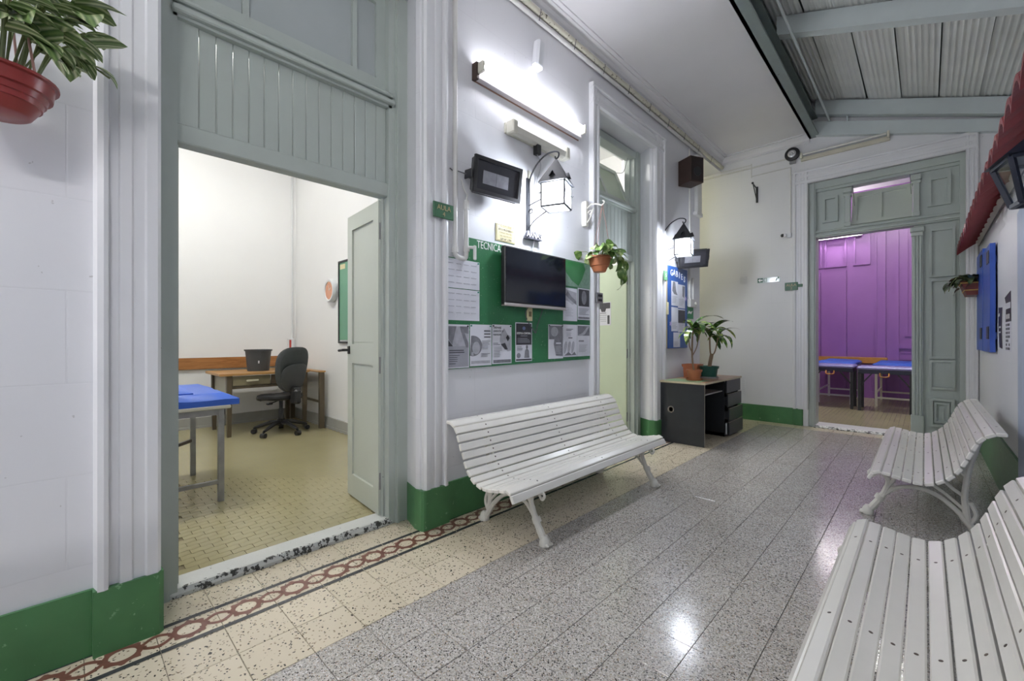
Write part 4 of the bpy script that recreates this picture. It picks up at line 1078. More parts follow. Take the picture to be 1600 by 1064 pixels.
# floodlights
def flood(label, W_, a, z, off, tilt, down, yaw, s):
    M = W_ @ T(a, z, off) @ Matrix.Rotation(tilt, 4, 'Z') @ Matrix.Rotation(yaw, 4, 'Y') @ Matrix.Rotation(down, 4, 'X')
    t = thing('floodlight', label, 'floodlight', (W_ @ T(a, z, 0)).translation, 0, 'black floodlights')
    w, h = .205 * s, .122 * s
    b = MB(M); b.bbox(-w, w, -h, h, -.05, .0, .02); b.build('housing', BLACKM, t)
    ring(MB(M), -w, w, -h, h, .026, -.004, .016).build('front_rim', BLACK, t)
    MB(M).box(-w + .024, w - .024, -h + .024, h - .024, -.002, .003).build('front_glass', GLASSD, t)
    MB(M).bbox(-w * .62, w * .45, -h * .42, h * .30, .003, .005, .001).build('reflector', REFL, t)
    MB(M).box(-w * .08, -w * .07, -h * .42, h * .30, .005, .0055).build('divider', BLACKM, t)
    for k in (-1, 1): MB(M).box(k * w, k * w + .006 * k, -.015, .015, -.05, -.01).bbox(k * (w + .004), k * (w + .014), -.03, .03, -.09, .0, .003).build('bracket', BLACKM, t)
    Mi = W_.inverted() @ M
    c = Mi @ Vector((0, 0, -.09))
    MB(W_).box(c.x - w - .01, c.x + w + .01, c.y - .02, c.y + .02, max(c.z - .012, 0.002), c.z + .004).tube([(c.x, c.y, c.z), (c.x, c.y, 0)], .012, 8).build('mount', BLACKM, t)
    return t
flood('black floodlight tilted on the wall left of the near lantern', WL, 2.09, 2.312, .14, -.01, .12, -.12, 1.0)
flood('black floodlight under the far lantern, by the blue board', WL, 5.46, 2.21, .20, .12, .30, -.75, .92)
b = MB(WL).tube(catmull([(1.88, 2.32, .05), (1.84, 2.335, .02), (1.80, 2.33, .012), (1.77, 2.34, .012)]), .004, 6)
b.build('cable', CABLE, sc.objects['floodlight'])
# lanterns
def lantern(label, a, zc, off, rot=0.3):
    """four sided pitched lantern hung from a wall bracket"""
    t = thing('lantern', label, 'lantern', (XL, a, zc), 0, 'lit wall lanterns')
    M = WL @ T(a, zc, off) @ Matrix.Rotation(rot, 4, 'Y')          # y up, x along wall, z out
    hw = .088; hb = .175                                           # half width, box height
    # roof
    V = [(-hw - .022, .078, -hw - .022), (hw + .022, .078, -hw - .022), (hw + .022, .078, hw + .022), (-hw - .022, .078, hw + .022), (-.006, .27, -.006), (.006, .27, -.006), (.006, .27, .006), (-.006, .27, .006)]
    MB(M).add(V, [(0, 1, 5, 4), (1, 2, 6, 5), (2, 3, 7, 6), (3, 0, 4, 7), (4, 5, 6, 7), (0, 3, 2, 1)]).build('roof', BLACKM, t)
    for k in range(4):
        R = M @ Matrix.Rotation(k * math.pi / 2, 4, 'Y')
        MB(R).add([(-.022, .118, hw - .005), (.022, .118, hw - .005), (0, .150, hw - .025), (-.022, .118, hw - .03), (.022, .118, hw - .03), (0, .158, hw + .008), (-.024, .112, hw + .022), (.024, .112, hw + .022)], [(5, 6, 0, 2), (5, 2, 1, 7)]).build('roof_vent', BLACKM, t)
    z0, z1 = -hb / 2 - .01, .078
    b = MB(M)
    for sx in (-1, 1):
        for sz in (-1, 1): b.bar((sx * hw, z0, sz * hw), (sx * hw, z1, sz * hw), .011)
    for s_ in (-1, 1):
        for yy in (z0, z1): b.bar((-hw, yy, s_ * hw), (hw, yy, s_ * hw), .011).bar((s_ * hw, yy, -hw), (s_ * hw, yy, hw), .011)
        ym = (z0 + z1) / 2 + .012
        b.bar((-hw - .022, ym, s_ * (hw + .003)), (hw + .022, ym, s_ * (hw + .003)), .005).bar((s_ * (hw + .003), ym, -hw - .022), (s_ * (hw + .003), ym, hw + .022), .005)
        b.bar((0, z0, s_ * (hw + .002)), (0, z1, s_ * (hw + .002)), .005).bar((s_ * (hw + .002), z0, 0), (s_ * (hw + .002), z1, 0), .005)
    b.build('frame', BLACKM, t)
    for k in range(4):
        R = M @ Matrix.Rotation(k * math.pi / 2, 4, 'Y')
        MB(R).box(-hw + .004, hw - .004, z0 + .004, z1 - .004, hw - .002, hw).build('pane', PANE, t)
    MB(M).box(-hw + .004, hw - .004, z0 - .001, z0 + .001, -hw + .004, hw - .004).build('pane', PANE, t)
    MB(M).ball((0, -.01, 0), .034, .042, .034, 12, 10).build('bulb', BULB, t, smooth=True)
    light('bulb_light', 'POINT', tuple((M @ Vector((0, -.01, 0)))), LAMP_W, (.93, .95, 1.0), t, .045)
    # bracket: back plate, hook arm, lower scrolls
    MB(WL).bbox(a - .022, a + .022, zc - .27, zc + .20, .0, .012, .003).build('backplate', BLACKM, t)
    pts = [(a, zc + .08, .012), (a, zc + .20, .03), (a, zc + .29, .10), (a, zc + .335, .19), (a, zc + .335, off - .02), (a, zc + .315, off + .02), (a, zc + .285, off + .018), (a, zc + .275, off - .004), (a, zc + .295, off - .012)]
    b = MB(WL).tube(catmull(pts), .0065, 8)
    b.tube(catmull([(a, zc - .02, .012), (a, zc - .01, .06), (a, zc + .01, off - hw - .02), (a, zc - .005, off - hw)]), .004, 6)
    b.tube(catmull([(a, zc - .20, .012), (a, zc - .15, .07), (a, zc - .10, off - hw - .01), (a, zc - .085, off - hw + .01)]), .004, 6)
    b.tube(catmull([(a, zc - .07, .012), (a, zc - .05, .04), (a, zc - .075, .05), (a, zc - .085, .03)]), .004, 6)
    b.build('scroll_bracket', BLACKM, t, smooth=True)
    return t
lantern('lit black wall lantern right of the floodlight, near one above the television', 2.56, 2.285, .29, .35)
lantern('lit black wall lantern above the blue notice board, the farther one', 4.98, 2.275, .27, .25)
# strip of white board behind near lantern
MB(WL).bbox(2.555, 2.60, 2.10, 2.55, .0, .004, .001).build('backing_strip', CREAM, sc.objects['lantern'])
# pipes between the casing and the board
pp_ = thing('water_pipes', 'white U-shaped pipes with a tap left of the noticeboard lettering', 'pipe', (XL, 1.83, 1.75))
MB(WL).tube(catmull([(1.806, 3.80, .022), (1.806, 3.0, .022), (1.806, 2.0, .022), (1.806, 1.80, .022), (1.812, 1.765, .022), (1.84, 1.752, .022), (1.885, 1.752, .022), (1.90, 1.77, .022), (1.903, 1.82, .022), (1.903, 2.0, .022), (1.903, 2.10, .022)], 4), .017, 10).build('pipe', PIPEW, pp_, smooth=True)
for (a, z) in ((1.806, 1.80), (1.903, 1.82)): MB(WL).tube([(a, z - .02, .022), (a, z + .02, .022)], .023, 10).build('collar', PIPEW, pp_)
MB(WL).tube([(1.903, 1.83, .03), (1.945, 1.83, .06)], .011, 8).bbox(1.938, 1.962, 1.745, 1.845, .05, .066, .005).build('tap_handle', PIPEW, pp_)
MB(WL).tube([(1.903, 2.09, .022), (1.903, 2.15, .022)], .021, 8).tube(catmull([(1.903, 2.15, .022), (1.905, 2.19, .03), (1.89, 2.22, .02), (1.87, 2.29, .012)]), .005, 6).build('valve', PIPEW, pp_)
# service pipes along the top of the wall
sp = thing('service_pipe', 'smooth white service pipe running along the top of the left wall', 'pipe', (XL, 2, 3.78))
MB().tube([(XL + .03, -4, 3.785), (XL + .03, 6.2, 3.785)], .018, 10).build('pipe', PIPEW, sp, smooth=True)
sp2 = thing('service_pipe', 'old flaking cream pipe just above the smooth one on the left wall', 'pipe', (XL, 2, 3.83))
MB().tube([(XL + .045, -4, 3.838), (XL + .045, 7.0, 3.838)], .026, 10).build('pipe', PIPEO, sp2, smooth=True)
for yy in [1.2 + .48 * k for k in range(12)]: MB().tube([(XL + .0, yy, 3.885), (XL + .04, yy, 3.875), (XL + .073, yy, 3.845), (XL + .06, yy, 3.79), (XL + .052, yy, 3.765)], .003, 5).build('tie_wire', CABLE, sp2)
# small conduit by the speaker and the far conduits
cd = thing('conduit', 'thin white vertical conduit below the brown speaker box', 'pipe', (XL, 5.78, 2))
MB(WL).tube([(5.80, 3.76, .015), (5.80, 1.72, .015)], .012, 8).tube([(5.92, 2.03, .015), (5.92, 1.72, .015)], .012, 8).bbox(5.77, 5.98, 1.63, 1.74, 0, .04, .006).build('tube', PIPEW, cd)
MB(WL).tube([(5.94, 1.685, .04), (5.94, 1.685, .055)], .022, 10).build('knob', CREAM, cd)
cd2 = thing('conduit', 'white horizontal conduits along the far wall under the cornice', 'pipe', (-1.9, YF, 3.7))
MB(F_far(YF)).tube([(-3.6, 3.745, .015), (-1.3, 3.745, .015)], .011, 8).tube([(-2.29, 3.79, .012), (-1.85, 3.79, .012)], .007, 6).tube([(-1.36, 3.62, .012), (-1.36, 2.66, .012)], .008, 6).tube([(-1.86, 3.81, .012), (-1.86, 3.60, .012)], .007, 6).tube([(-1.86, 3.62, .012), (-1.36, 3.62, .012)], .006, 6).build('tube', PIPEW, cd2)
spk = thing('speaker_box', 'dark brown speaker box high at the end of the left wall', 'speaker', (XL + .1, 5.35, 3.15))
M = T(-2.15, 5.52, 3.33) @ Matrix.Rotation(-.45, 4, 'Z') @ F_left(0)
MB(M).bbox(-.105, .105, -.16, .16, -.11, .11, .006).build('cabinet', BROWNB, spk)
MB(M).box(-.09, .09, -.145, .145, .11, .114).build('grille', mat('speaker_cloth', (.03, .02, .018), .8, bs=.5, bscale=400), spk)
MB(M).lathe([(.06, 0), (.055, .004), (.03, .002), (0, .004)], 18, (0, -.03, .114)).build('cone', BLACK, spk)
MB().bar((-2.30, 5.56, 3.33), (-2.2, 5.54, 3.33), .03).build('wall_bracket', BLACKM, spk)
jb = thing('meter_cover', 'narrow white boxed conduit hanging beside the brown speaker', 'cover', (XL, 6.1, 2.9))
MB(WL).bbox(6.0, 6.15, 2.92, 3.74, 0, .05, .006).bbox(5.96, 6.16, 2.90, 2.95, 0, .06, .004).build('cover', PIPEW, jb)

# ================================================================== PLANTS
def leaf_mesh(name, L, w, bend, fold=0.25, tip=1.0, m=None, n=6, base=0.25):
    """leaf along +Y, blade normal +Z, drooping by `bend` radians over its length"""
    V = []; fs = []; y = z = 0.0
    for i in range(n + 1):
        t = i / n
        if i: 
            a = bend * (t - 0.5 / n); y += L / n * math.cos(a); z -= L / n * math.sin(a)
        hw = w * (math.sin(math.pi * min(1, t * 0.92 + 0.06)) ** (0.75 * tip)) if i < n else 0.0008
        if i == 0: hw = w * base * 0.3
        V += [(-hw, y, z + hw * fold), (0, y, z), (hw, y, z + hw * fold)]
    for i in range(n):
        a = i * 3
        fs += [(a, a + 1, a + 4, a + 3), (a + 1, a + 2, a + 5, a + 4)]
    me = bpy.data.meshes.new(name); me.from_pydata(V, [], fs); me.materials.append(m)
    me.polygons.foreach_set('use_smooth', [True] * len(me.polygons)); me.update()
    return me
def put_leaf(parent, me, p, d, s=1.0, roll=0.0, up=(0, 0, 1), name='leaf'):
    return place(name, me, parent, T(*p) @ frame_of(d, up) @ Matrix.Rotation(roll, 4, 'Y') @ Matrix.Scale(s, 4))
R_ = random.uniform
# ---- large hanging basket, top left of the picture
hp1 = thing('hanging_plant', 'striped trailing plant in a red plastic hanging pot at the left edge', 'plant', (-2.03, -0.15, 1.885))
pc = Vector((-2.03, -0.15, 1.885))
MB(T(*pc) @ Matrix.Scale(.8, 4) @ T(*(-pc))).lathe([(0.0, 0.0), (0.085, 0.0), (0.095, 0.006), (0.118, 0.045), (0.123, 0.045), (0.128, 0.065), (0.134, 0.067), (0.140, 0.090), (0.152, 0.092), (0.158, 0.135), (0.170, 0.138), (0.170, 0.148), (0.160, 0.148), (0.152, 0.10), (0.0, 0.10)], 32, pc).build('pot', POTRED, hp1, smooth=True)
MB().lathe([(0.0, 0.094), (0.124, 0.092)], 24, pc).build('soil', SOIL, hp1)
for k in range(3):
    a = 0.7 + k * 2.094
    MB().tube([pc + Vector((0.130 * math.cos(a), 0.130 * math.sin(a), 0.114)), pc + Vector((0.0, 0.0, 0.78))], 0.0035, 6).build('hanger_strand', WIREP, hp1)
MB().tube([pc + Vector((0, 0, 0.78)), pc + Vector((0, 0, 0.86))], 0.005, 6).tube([pc + Vector((0, 0, 0.85)), (XL, -0.13, 2.78)], 0.008, 6).build('wall_hook', BLACKM, hp1)
LT = [leaf_mesh('striped_leaf', 0.115, 0.037, bd, 0.3, 1.0, LTRAD) for bd in (0.5, 0.9, 1.3)]
stems = MB(); tips = []
for k in range(20):
    a = R_(0, 6.283); r0 = R_(0.02, 0.09)
    if k < 14: a = R_(-0.6, 2.1)
    p0 = pc + Vector((r0 * math.cos(a), r0 * math.sin(a), 0.095))
    rr = R_(0.05, 0.17); hh = R_(0.10, 0.33)
    p1 = p0 + Vector((rr * 0.5 * math.cos(a), rr * 0.5 * math.sin(a), hh * 0.75)); p2 = p0 + Vector((rr * math.cos(a), rr * math.sin(a), hh * 0.95 + 0.02))
    pts = catmull([p0, p1, p2], 5); stems = MB().tube(pts, 0.0035, 6); stems.build('stem', STEMG, hp1, smooth=True)
    for q in range(3):
        t = pts[min(len(pts) - 1, 4 + 3 * q)]
        aa = a + R_(-1.3, 1.3)
        put_leaf(hp1, random.choice(LT), t, (math.cos(aa), math.sin(aa), R_(-.1, .6)), R_(0.8, 1.3), R_(-.6, .6))
# the long runner to the right
run = catmull([pc + Vector((0.04, 0.05, 0.125)), pc + Vector((0.01, 0.10, 0.24)), pc + Vector((-0.02, 0.14, 0.267)), pc + Vector((-0.02, 0.205, 0.25)), pc + Vector((-.02, 0.255, 0.225))], 5)
MB().tube(run, 0.003, 6).build('stem', STEMG, hp1, smooth=True)
for i, sgn in ((5, 1), (8, -1), (11, 1), (13, -1), (15, 1), (17, 1)):
    put_leaf(hp1, LT[i % 3], run[min(i, len(run) - 1)], (0.25 * sgn, 0.8, -0.35 + 0.2 * sgn), 0.62 if i > 10 else 0.8, .4 * sgn)
# ---- pothos in a small hanging pot before the second doorway
WLh = WL @ T(.05, 0, 0)
hb = thing('plant_hook', 'ornate cream wall hook holding the small hanging pot', 'hook', (XL, 3.27, 2.3))
MB(WLh).bbox(3.25, 3.29, 2.24, 2.47, .005, .056, .004).tube(catmull([(3.27, 2.40, .05), (3.27, 2.43, .10), (3.27, 2.42, .16), (3.27, 2.40, .21), (3.27, 2.42, .235), (3.27, 2.44, .22)]), .007, 8).tube(catmull([(3.27, 2.27, .055), (3.27, 2.32, .09), (3.27, 2.39, .12)]), .006, 8).tube(catmull([(3.27, 2.36, .06), (3.27, 2.38, .09), (3.27, 2.36, .10), (3.27, 2.34, .08)]), .005, 6).box(3.255, 3.285, 2.26, 2.46, 0, .05).build('hook_arm', IRONW, hb)
c2 = Vector((-2.06, 3.25, 1.79))
hp2 = thing('hanging_plant', 'pale variegated trailing plant in an orange pot beside the television', 'plant', c2)
MB().lathe([(0.0, 0.0), (0.052, 0.0), (0.075, 0.05), (0.082, 0.052), (0.098, 0.118), (0.106, 0.12), (0.106, 0.134), (0.098, 0.134), (0.094, 0.10), (0, 0.10)], 28, c2).build('pot', TERRA, hp2, smooth=True)
MB().lathe([(0.0, 0.112), (0.095, 0.11)], 20, c2).build('soil', SOIL, hp2)
for k in range(3):
    a = 0.4 + k * 2.094
    MB().tube([c2 + Vector((0.102 * math.cos(a), 0.102 * math.sin(a), 0.13)), Vector((XL + .215, 3.32, 2.41))], 0.0022, 5).build('hanger_strand', WIREP, hp2)
LP = [leaf_mesh('heart_leaf', 0.125, 0.044, bd, 0.2, 0.7, LPOTH) for bd in (0.6, 1.0, 1.5)]
for k in range(30):
    a = R_(0, 6.283) if k > 12 else R_(-1.4, 1.6)
    r0 = R_(0.01, 0.085)
    p0 = c2 + Vector((r0 * math.cos(a), r0 * math.sin(a), 0.112)); hh = R_(0.02, 0.11); rr = R_(0.03, 0.13)
    p2 = p0 + Vector((rr * math.cos(a), rr * math.sin(a), hh)); p1 = (p0 + p2) / 2 + Vector((0, 0, 0.03))
    pts = catmull([p0, p1, p2], 4); MB().tube(pts, 0.0025, 5).build('stem', STEMG, hp2, smooth=True)
    aa = a + R_(-.7, .7)
    put_leaf(hp2, random.choice(LP), p2, (math.cos(aa), math.sin(aa), R_(-.7, .25)), R_(0.75, 1.2), R_(-.6, .6))
trail = catmull([c2 + Vector((0.07, 0.06, 0.12)), c2 + Vector((0.12, 0.13, 0.10)), c2 + Vector((0.13, 0.16, 0.0)), c2 + Vector((0.12, 0.17, -0.06))], 5)
MB().tube(trail, 0.0028, 5).build('stem', STEMG, hp2, smooth=True)
for i, dy in ((4, .5), (8, -.3), (11, .4), (15, .1)): put_leaf(hp2, LP[2], trail[min(i, len(trail) - 1)], (0.2, dy, -0.8), 0.95, R_(-.5, .5))
rgt = catmull([c2 + Vector((0.03, 0.09, 0.12)), c2 + Vector((0.05, 0.20, 0.15)), c2 + Vector((0.06, 0.29, 0.13))], 5)
MB().tube(rgt, 0.0026, 5).build('stem', STEMG, hp2, smooth=True)
put_leaf(hp2, LP[1], rgt[-1], (0.2, .6, -0.5), 0.9); put_leaf(hp2, LP[0], rgt[5], (0.3, .4, .5), 0.8)

# ================================================================== BLUE BOARD, DESK AND POTS
bb_ = thing('blue_board', 'tall narrow blue notice board with curly white lettering', 'noticeboard', (XL, 5.4, 1.08))
MB(WL).bbox(5.105, 5.690, 1.085, 2.11, .002, .03, .006).build('board_panel', BLUED, bb_)
MB(WL).box(5.06, 5.10, 1.085, 2.10, .0, .02).build('side_batten', mat('raw_wood', (.50, .40, .24), .6), bb_)
for ch, a, z, r in (('G', 5.20, 2.022, .1), ('A', 5.275, 2.028, -.1), ('B', 5.355, 2.02, .05), ('I', 5.43, 2.012, -.1), ('E', 5.505, 2.0, .1), ('S', 5.59, 1.975, -.15)):
    text('lettering', ch, .105, WL @ T(a, z, .0312) @ Matrix.Rotation(r, 4, 'Z'), LETW, bb_, ext=.0008, bold=.002)
def bsheet(label, a0, a1, z0, z1, fig):
    t, M, w, h = sheet(label, a0, a1, z0, z1, .0312, group='sheets on the blue board')
    b = MB(M)
    if fig == 0: b.prism([(-w * .3, h * .48), (w * .05, h * .48), (w * .2, h * .1), (w * .42, -h * .05), (-w * .1, -h * .02), (-w * .38, h * .1)], 0, .001)
    elif fig == 1: b.prism([(w * .1, h * .45), (w * .45, h * .45), (w * .35, -h * .05), (w * .1, h * .02)], 0, .001)
    elif fig == 2: b.box(-w * .48, w * .48, -h * .1, h * .46, 0, .001)
    b.build('photo', PRINTM if fig != 2 else PRINTD, t)
    b = MB(M); bars(b, -w * .4, w * .4, -h * .12, 5, h * .06, h * .02); b.build('print', PRINTL, t)
bsheet('upper left sheet on the blue board, sloping limb photo', 5.19, 5.385, 1.62, 1.925, 0)
bsheet('upper right sheet on the blue board, dark corner photo', 5.39, 5.61, 1.60, 1.90, 1)
bsheet('plain sheet on the blue board, under the sloping limb photo', 5.19, 5.385, 1.30, 1.60, 3)
bsheet('sheet with a dark upper half on the blue board behind the plants', 5.39, 5.61, 1.29, 1.585, 2)
bsheet('lowest sheet on the blue board, just above the desk plants', 5.25, 5.45, 1.10, 1.285, 3)
STAR = mat('lilac_star', (.55, .45, .75), .5)
for a, z in ((5.165, 1.39), (5.63, 1.73)):
    MB(WL @ T(a, z, .031)).prism([((.035 if i % 2 == 0 else .015) * math.cos(i * math.pi / 5), (.035 if i % 2 == 0 else .015) * math.sin(i * math.pi / 5)) for i in range(10)], 0, .003).build('paper_star', STAR, bb_)
gp = thing('green_notice', 'small green notice right of the blue board under the conduit', 'notice', (XL, 5.83, 1.45))
MB(WL).bbox(5.70, 5.96, 1.475, 1.645, .001, .005, .001).build('sheet', mat('notice_green', (.04, .25, .10), .5), gp)
MB(WL).prism([(5.76, 1.54), (5.80, 1.585), (5.86, 1.57), (5.93, 1.585), (5.88, 1.54), (5.82, 1.55)], .005, .006).build('print', LETW, gp)
sw = thing('light_switch', 'small dark switch plate on the casing edge left of the second doorway', 'switch', (XL, 3.5, 1.7))
MB(WL).bbox(3.475, 3.59, 1.545, 1.645, .042, .055, .004).build('cover_plate', STEELW, sw)
for zz in (1.573, 1.617): MB(WL).bbox(3.50, 3.565, zz - .012, zz + .012, .055, .061, .003).build('rocker', BLACK, sw)
sw2 = thing('light_switch', 'cream switch on the trim beside the blue board', 'switch', (XL, 5.03, 1.5))
MB(WL).bbox(5.025, 5.075, 1.50, 1.65, .03, .05, .004).build('cover_plate', PLAQ, sw2)
MB(WL).bbox(5.04, 5.06, 1.55, 1.60, .05, .055, .002).build('rocker', CREAM, sw2)
# notice on the second door leaf (its own little frame follows the leaf)
wm = M2 @ T(0, 0, 0)
t = thing('notice_sheet', 'black and white notice taped to the pale green door leaf', 'poster', (M2 @ Vector((.38, 1.5, 0))))
MB(M2).box(.235, .475, 1.375, 1.665, .001, .0025).build('paper', PAPER, t)
MB(M2).box(.245, .465, 1.585, 1.658, .0025, .003).box(.255, .29, 1.39, 1.50, .0025, .003).box(.43, .465, 1.39, 1.48, .0025, .003).prism([(.31, 1.585), (.40, 1.585), (.385, 1.545), (.325, 1.545)], .0025, .003).build('photo', PRINTD, t)
MB(M2).box(.31, .41, 1.525, 1.535, .0025, .003).box(.30, .42, 1.50, 1.506, .0025, .003).box(.305, .415, 1.475, 1.48, .0025, .003).box(.31, .41, 1.45, 1.455, .0025, .003).box(.31, .40, 1.425, 1.43, .0025, .003).build('print', PRINTM, t)

dk = thing('pedestal_desk', 'worn black laminate desk with four drawers beside the blue board', 'desk', (-2.02, 5.52, 0))
X0, X1, Y0, Y1, H = -2.262, -1.752, 4.88, 6.165, 0.715
MB().bbox(X0 - .0, X1 + .012, Y0 - .012, Y1 + .01, H - .022, H, .003).build('top_board', DESKT, dk)
MB().box(X0 + .002, X1 + .013, Y0 - .0135, Y0 - .0115, H - .02, H - .001).box(X1 + .0115, X1 + .0135, Y0 - .0125, Y1 + .01, H - .02, H - .001).build('top_edge', mat('pale_edge_band', (.58, .52, .36), .5), dk)
MB().box(X0 + .03, X1 - .06, Y0 + .0, Y0 + .36, H - .001, H + .0006).build('top_patch', DESKG, dk)
# side panel with cable hole
hn = 20; hc = (-2.13, 0.385); hr = .032
V = []; fs = []
rect = [(X0, 0.002), (X1, 0.002), (X1, H - .022), (X0, H - .022)]
b = MB()
for i in range(hn):
    a0, a1 = 2 * math.pi * i / hn, 2 * math.pi * (i + 1) / hn
    def outer(a):
        dx, dz = math.cos(a), math.sin(a)
        tx = ((X1 - hc[0]) / dx if dx > 1e-9 else (X0 - hc[0]) / dx if dx < -1e-9 else 1e9)
        tz = ((H - .022 - hc[1]) / dz if dz > 1e-9 else (.002 - hc[1]) / dz if dz < -1e-9 else 1e9)
        t = min(tx, tz); return (hc[0] + dx * t, hc[1] + dz * t)
    o0, o1 = outer(a0), outer(a1)
    pl = [(hc[0] + hr * math.cos(a0), hc[1] + hr * math.sin(a0)), o0]
    for cx_, cz_ in rect:
        ac = math.atan2(cz_ - hc[1], cx_ - hc[0]) % (2 * math.pi)
        if a0 < ac < a1: pl.append((cx_, cz_))
    pl += [o1, (hc[0] + hr * math.cos(a1), hc[1] + hr * math.sin(a1))]
    k = len(pl)
    b.add([(p[0], Y0, p[1]) for p in pl] + [(p[0], Y0 + .018, p[1]) for p in pl], [tuple(range(k)), tuple(range(k, 2 * k))[::-1], (0, k - 1, 2 * k - 1, k)] + [(j, j + 1, k + j + 1, k + j) for j in range(1, k - 2)])
side = b.build('side_panel', DESKB, dk)
Mk = T(hc[0], Y0, hc[1]) @ Matrix.Rotation(math.pi / 2, 4, 'X')
MB(Mk).lathe([(.030, -.012), (.030, .004), (.037, .004), (.037, .0), (.032, -.012)], 20).build('hole_ring', mat('ring_cream', (.52, .45, .36), .5), side)
MB().box(X1 - .001, X1 + .001, Y0 + .001, Y0 + .017, .002, H - .022).build('edge_band', mat('worn_edge', (.42, .38, .30), .5, var=.3), side)
yd = 5.62
MB().box(X0, X0 + .016, Y0 + .018, Y1, .12, H - .022).build('back_panel', DESKB, dk)
MB().box(X0, X1 - .03, yd, yd + .018, .002, H - .022).box(X0, X1 - .03, Y1 - .018, Y1, .002, H - .022).box(X0, X1 - .03, yd, Y1, .002, .05).build('pedestal', DESKB, dk)
MB().box(X0, X1 - .05, Y0 + .018, yd, H - .16, H - .145).build('under_shelf', mat('shelf_grey', (.30, .31, .31), .5), dk)
MB().box(X1 - .065, X1 - .055, Y0 + .10, Y0 + .115, H - .16, H - .022).build('shelf_stop', DESKB, dk)
for k, (z0, z1, pull) in enumerate(((.535, .69, .0), (.365, .52, .012), (.195, .345, .028), (.02, .18, .03))):
    dr = MB().bbox(X1 - .018 + pull, X1 + pull, yd + .004, Y1 - .002, z0, z1, .003).build('drawer', DESKB, dk)
    MB().box(X0 + .06, X1 - .018 + pull, yd + .022, Y1 - .02, z0 + .02, z1 - .03).build('drawer_box', DESKB, dk)
    MB().box(X1 - .017 + pull, X1 - .001 + pull, yd + .005, Y1 - .003, z1 - .0005, z1 + .001).build('edge_band', MATS['worn_edge'], dr)
MB().box(X1 - .012, X1 + .001, yd + .002, yd + .016, .03, .17).build('chipped_corner', LETW, dk)
HD = H + .001
def pot(label, cx, cy, m, r0, r1, h, saucer=None, square=False, name='flower_pot'):
    t = thing(name, label, 'plant pot' if name == 'flower_pot' else 'plant', (cx, cy, HD))
    n_ = 4 if square else 24
    M = T(cx, cy, HD) @ Matrix.Rotation(math.pi / 4 if square else 0, 4, 'Z'); k = 1.3 if square else 1
    z = .012 if saucer else 0
    b = MB(M).lathe([(0, z), (r0 * k, z), (r1 * .94 * k, h * .80), (r1 * 1.03 * k, h * .80), (r1 * 1.08 * k, h), (r1 * .98 * k, h), (r1 * .9 * k, h * .8), (0, h * .8)], n_)
    b.build('pot', m, t, smooth=not square)
    MB(M).lathe([(0, h * .86), (r1 * .95 * k, h * .86)], n_).build('soil', SOIL, t)
    if saucer: MB(M).lathe([(0, 0), (r1 * 1.0 * k, 0), (r1 * 1.12 * k, .022), (r1 * 1.05 * k, .022), (r1 * .98 * k, .01), (0, .01)], n_).build('saucer', saucer, t)
    return t
LD = [leaf_mesh('long_leaf', .40, .036, bd, .28, .8, LDRAC, 9) for bd in (1.4, 2.0, 2.5)]
def dracaena(t, base, stem, heads, n, col):
    for pts, r in stem: MB().tube(catmull([Vector(p) for p in pts], 5), r, 8).build('stem', col, t, smooth=True)
    for hd, k, sc_ in heads:
        for i in range(k):
            a = 2 * math.pi * i / k + R_(-.3, .3)
            el = R_(.35, 1.6)
            put_leaf(t, LD[min(2, int(3 - el * 1.6)) if el < 1.2 else 0], Vector(hd) + Vector((0, 0, -.05 * i / k)), (max(math.cos(a), -.28), math.sin(a), el), sc_ * R_(.8, 1.18) * (.62 if math.cos(a) < -.2 else 1), R_(-.4, .4))
p1 = pot('long leaved plant in a round terracotta pot, left on the black desk', -1.97, 5.16, TERRA, .062, .085, .125, TERRA, name='potted_plant')
zb = HD + .1
dracaena(p1, None, [([(-1.97, 5.16, zb), (-1.985, 5.15, zb + .12), (-1.99, 5.15, zb + .28), (-1.985, 5.16, zb + .54)], .010), ([(-1.99, 5.15, zb + .18), (-1.96, 5.22, zb + .30), (-1.95, 5.27, zb + .47)], .006), ([(-1.99, 5.15, zb + .22), (-2.0, 5.09, zb + .32), (-1.99, 5.06, zb + .47)], .006)],
         [((-1.985, 5.16, zb + .54), 10, 1.0), ((-1.95, 5.27, zb + .47), 6, .8), ((-1.99, 5.06, zb + .47), 5, .7)], 0, STEMB)
p2_ = pot('square terracotta pot behind the other two on the black desk', -2.12, 5.50, TERRA, .085, .10, .17, None, True)
p3 = pot('long leaved plant with a cut trunk in a dark green pot on the black desk', -1.94, 5.56, POTGRN, .085, .108, .15, mat('clear_saucer', (.45, .47, .47), .3), name='potted_plant')
dracaena(p3, None, [([(-1.94, 5.56, zb), (-1.93, 5.575, zb + .1), (-1.92, 5.60, zb + .20)], .022), ([(-1.922, 5.595, zb + .17), (-1.93, 5.57, zb + .24), (-1.93, 5.55, zb + .45)], .009), ([(-1.922, 5.60, zb + .17), (-1.90, 5.66, zb + .24), (-1.88, 5.71, zb + .43)], .008)],
         [((-1.93, 5.55, zb + .45), 10, .95), ((-1.88, 5.71, zb + .43), 9, .8)], 0, STEMB)
sh = thing('vent_grille', 'small white vent low on the far wall just behind the desk', 'vent', (-1.98, YF, .3))

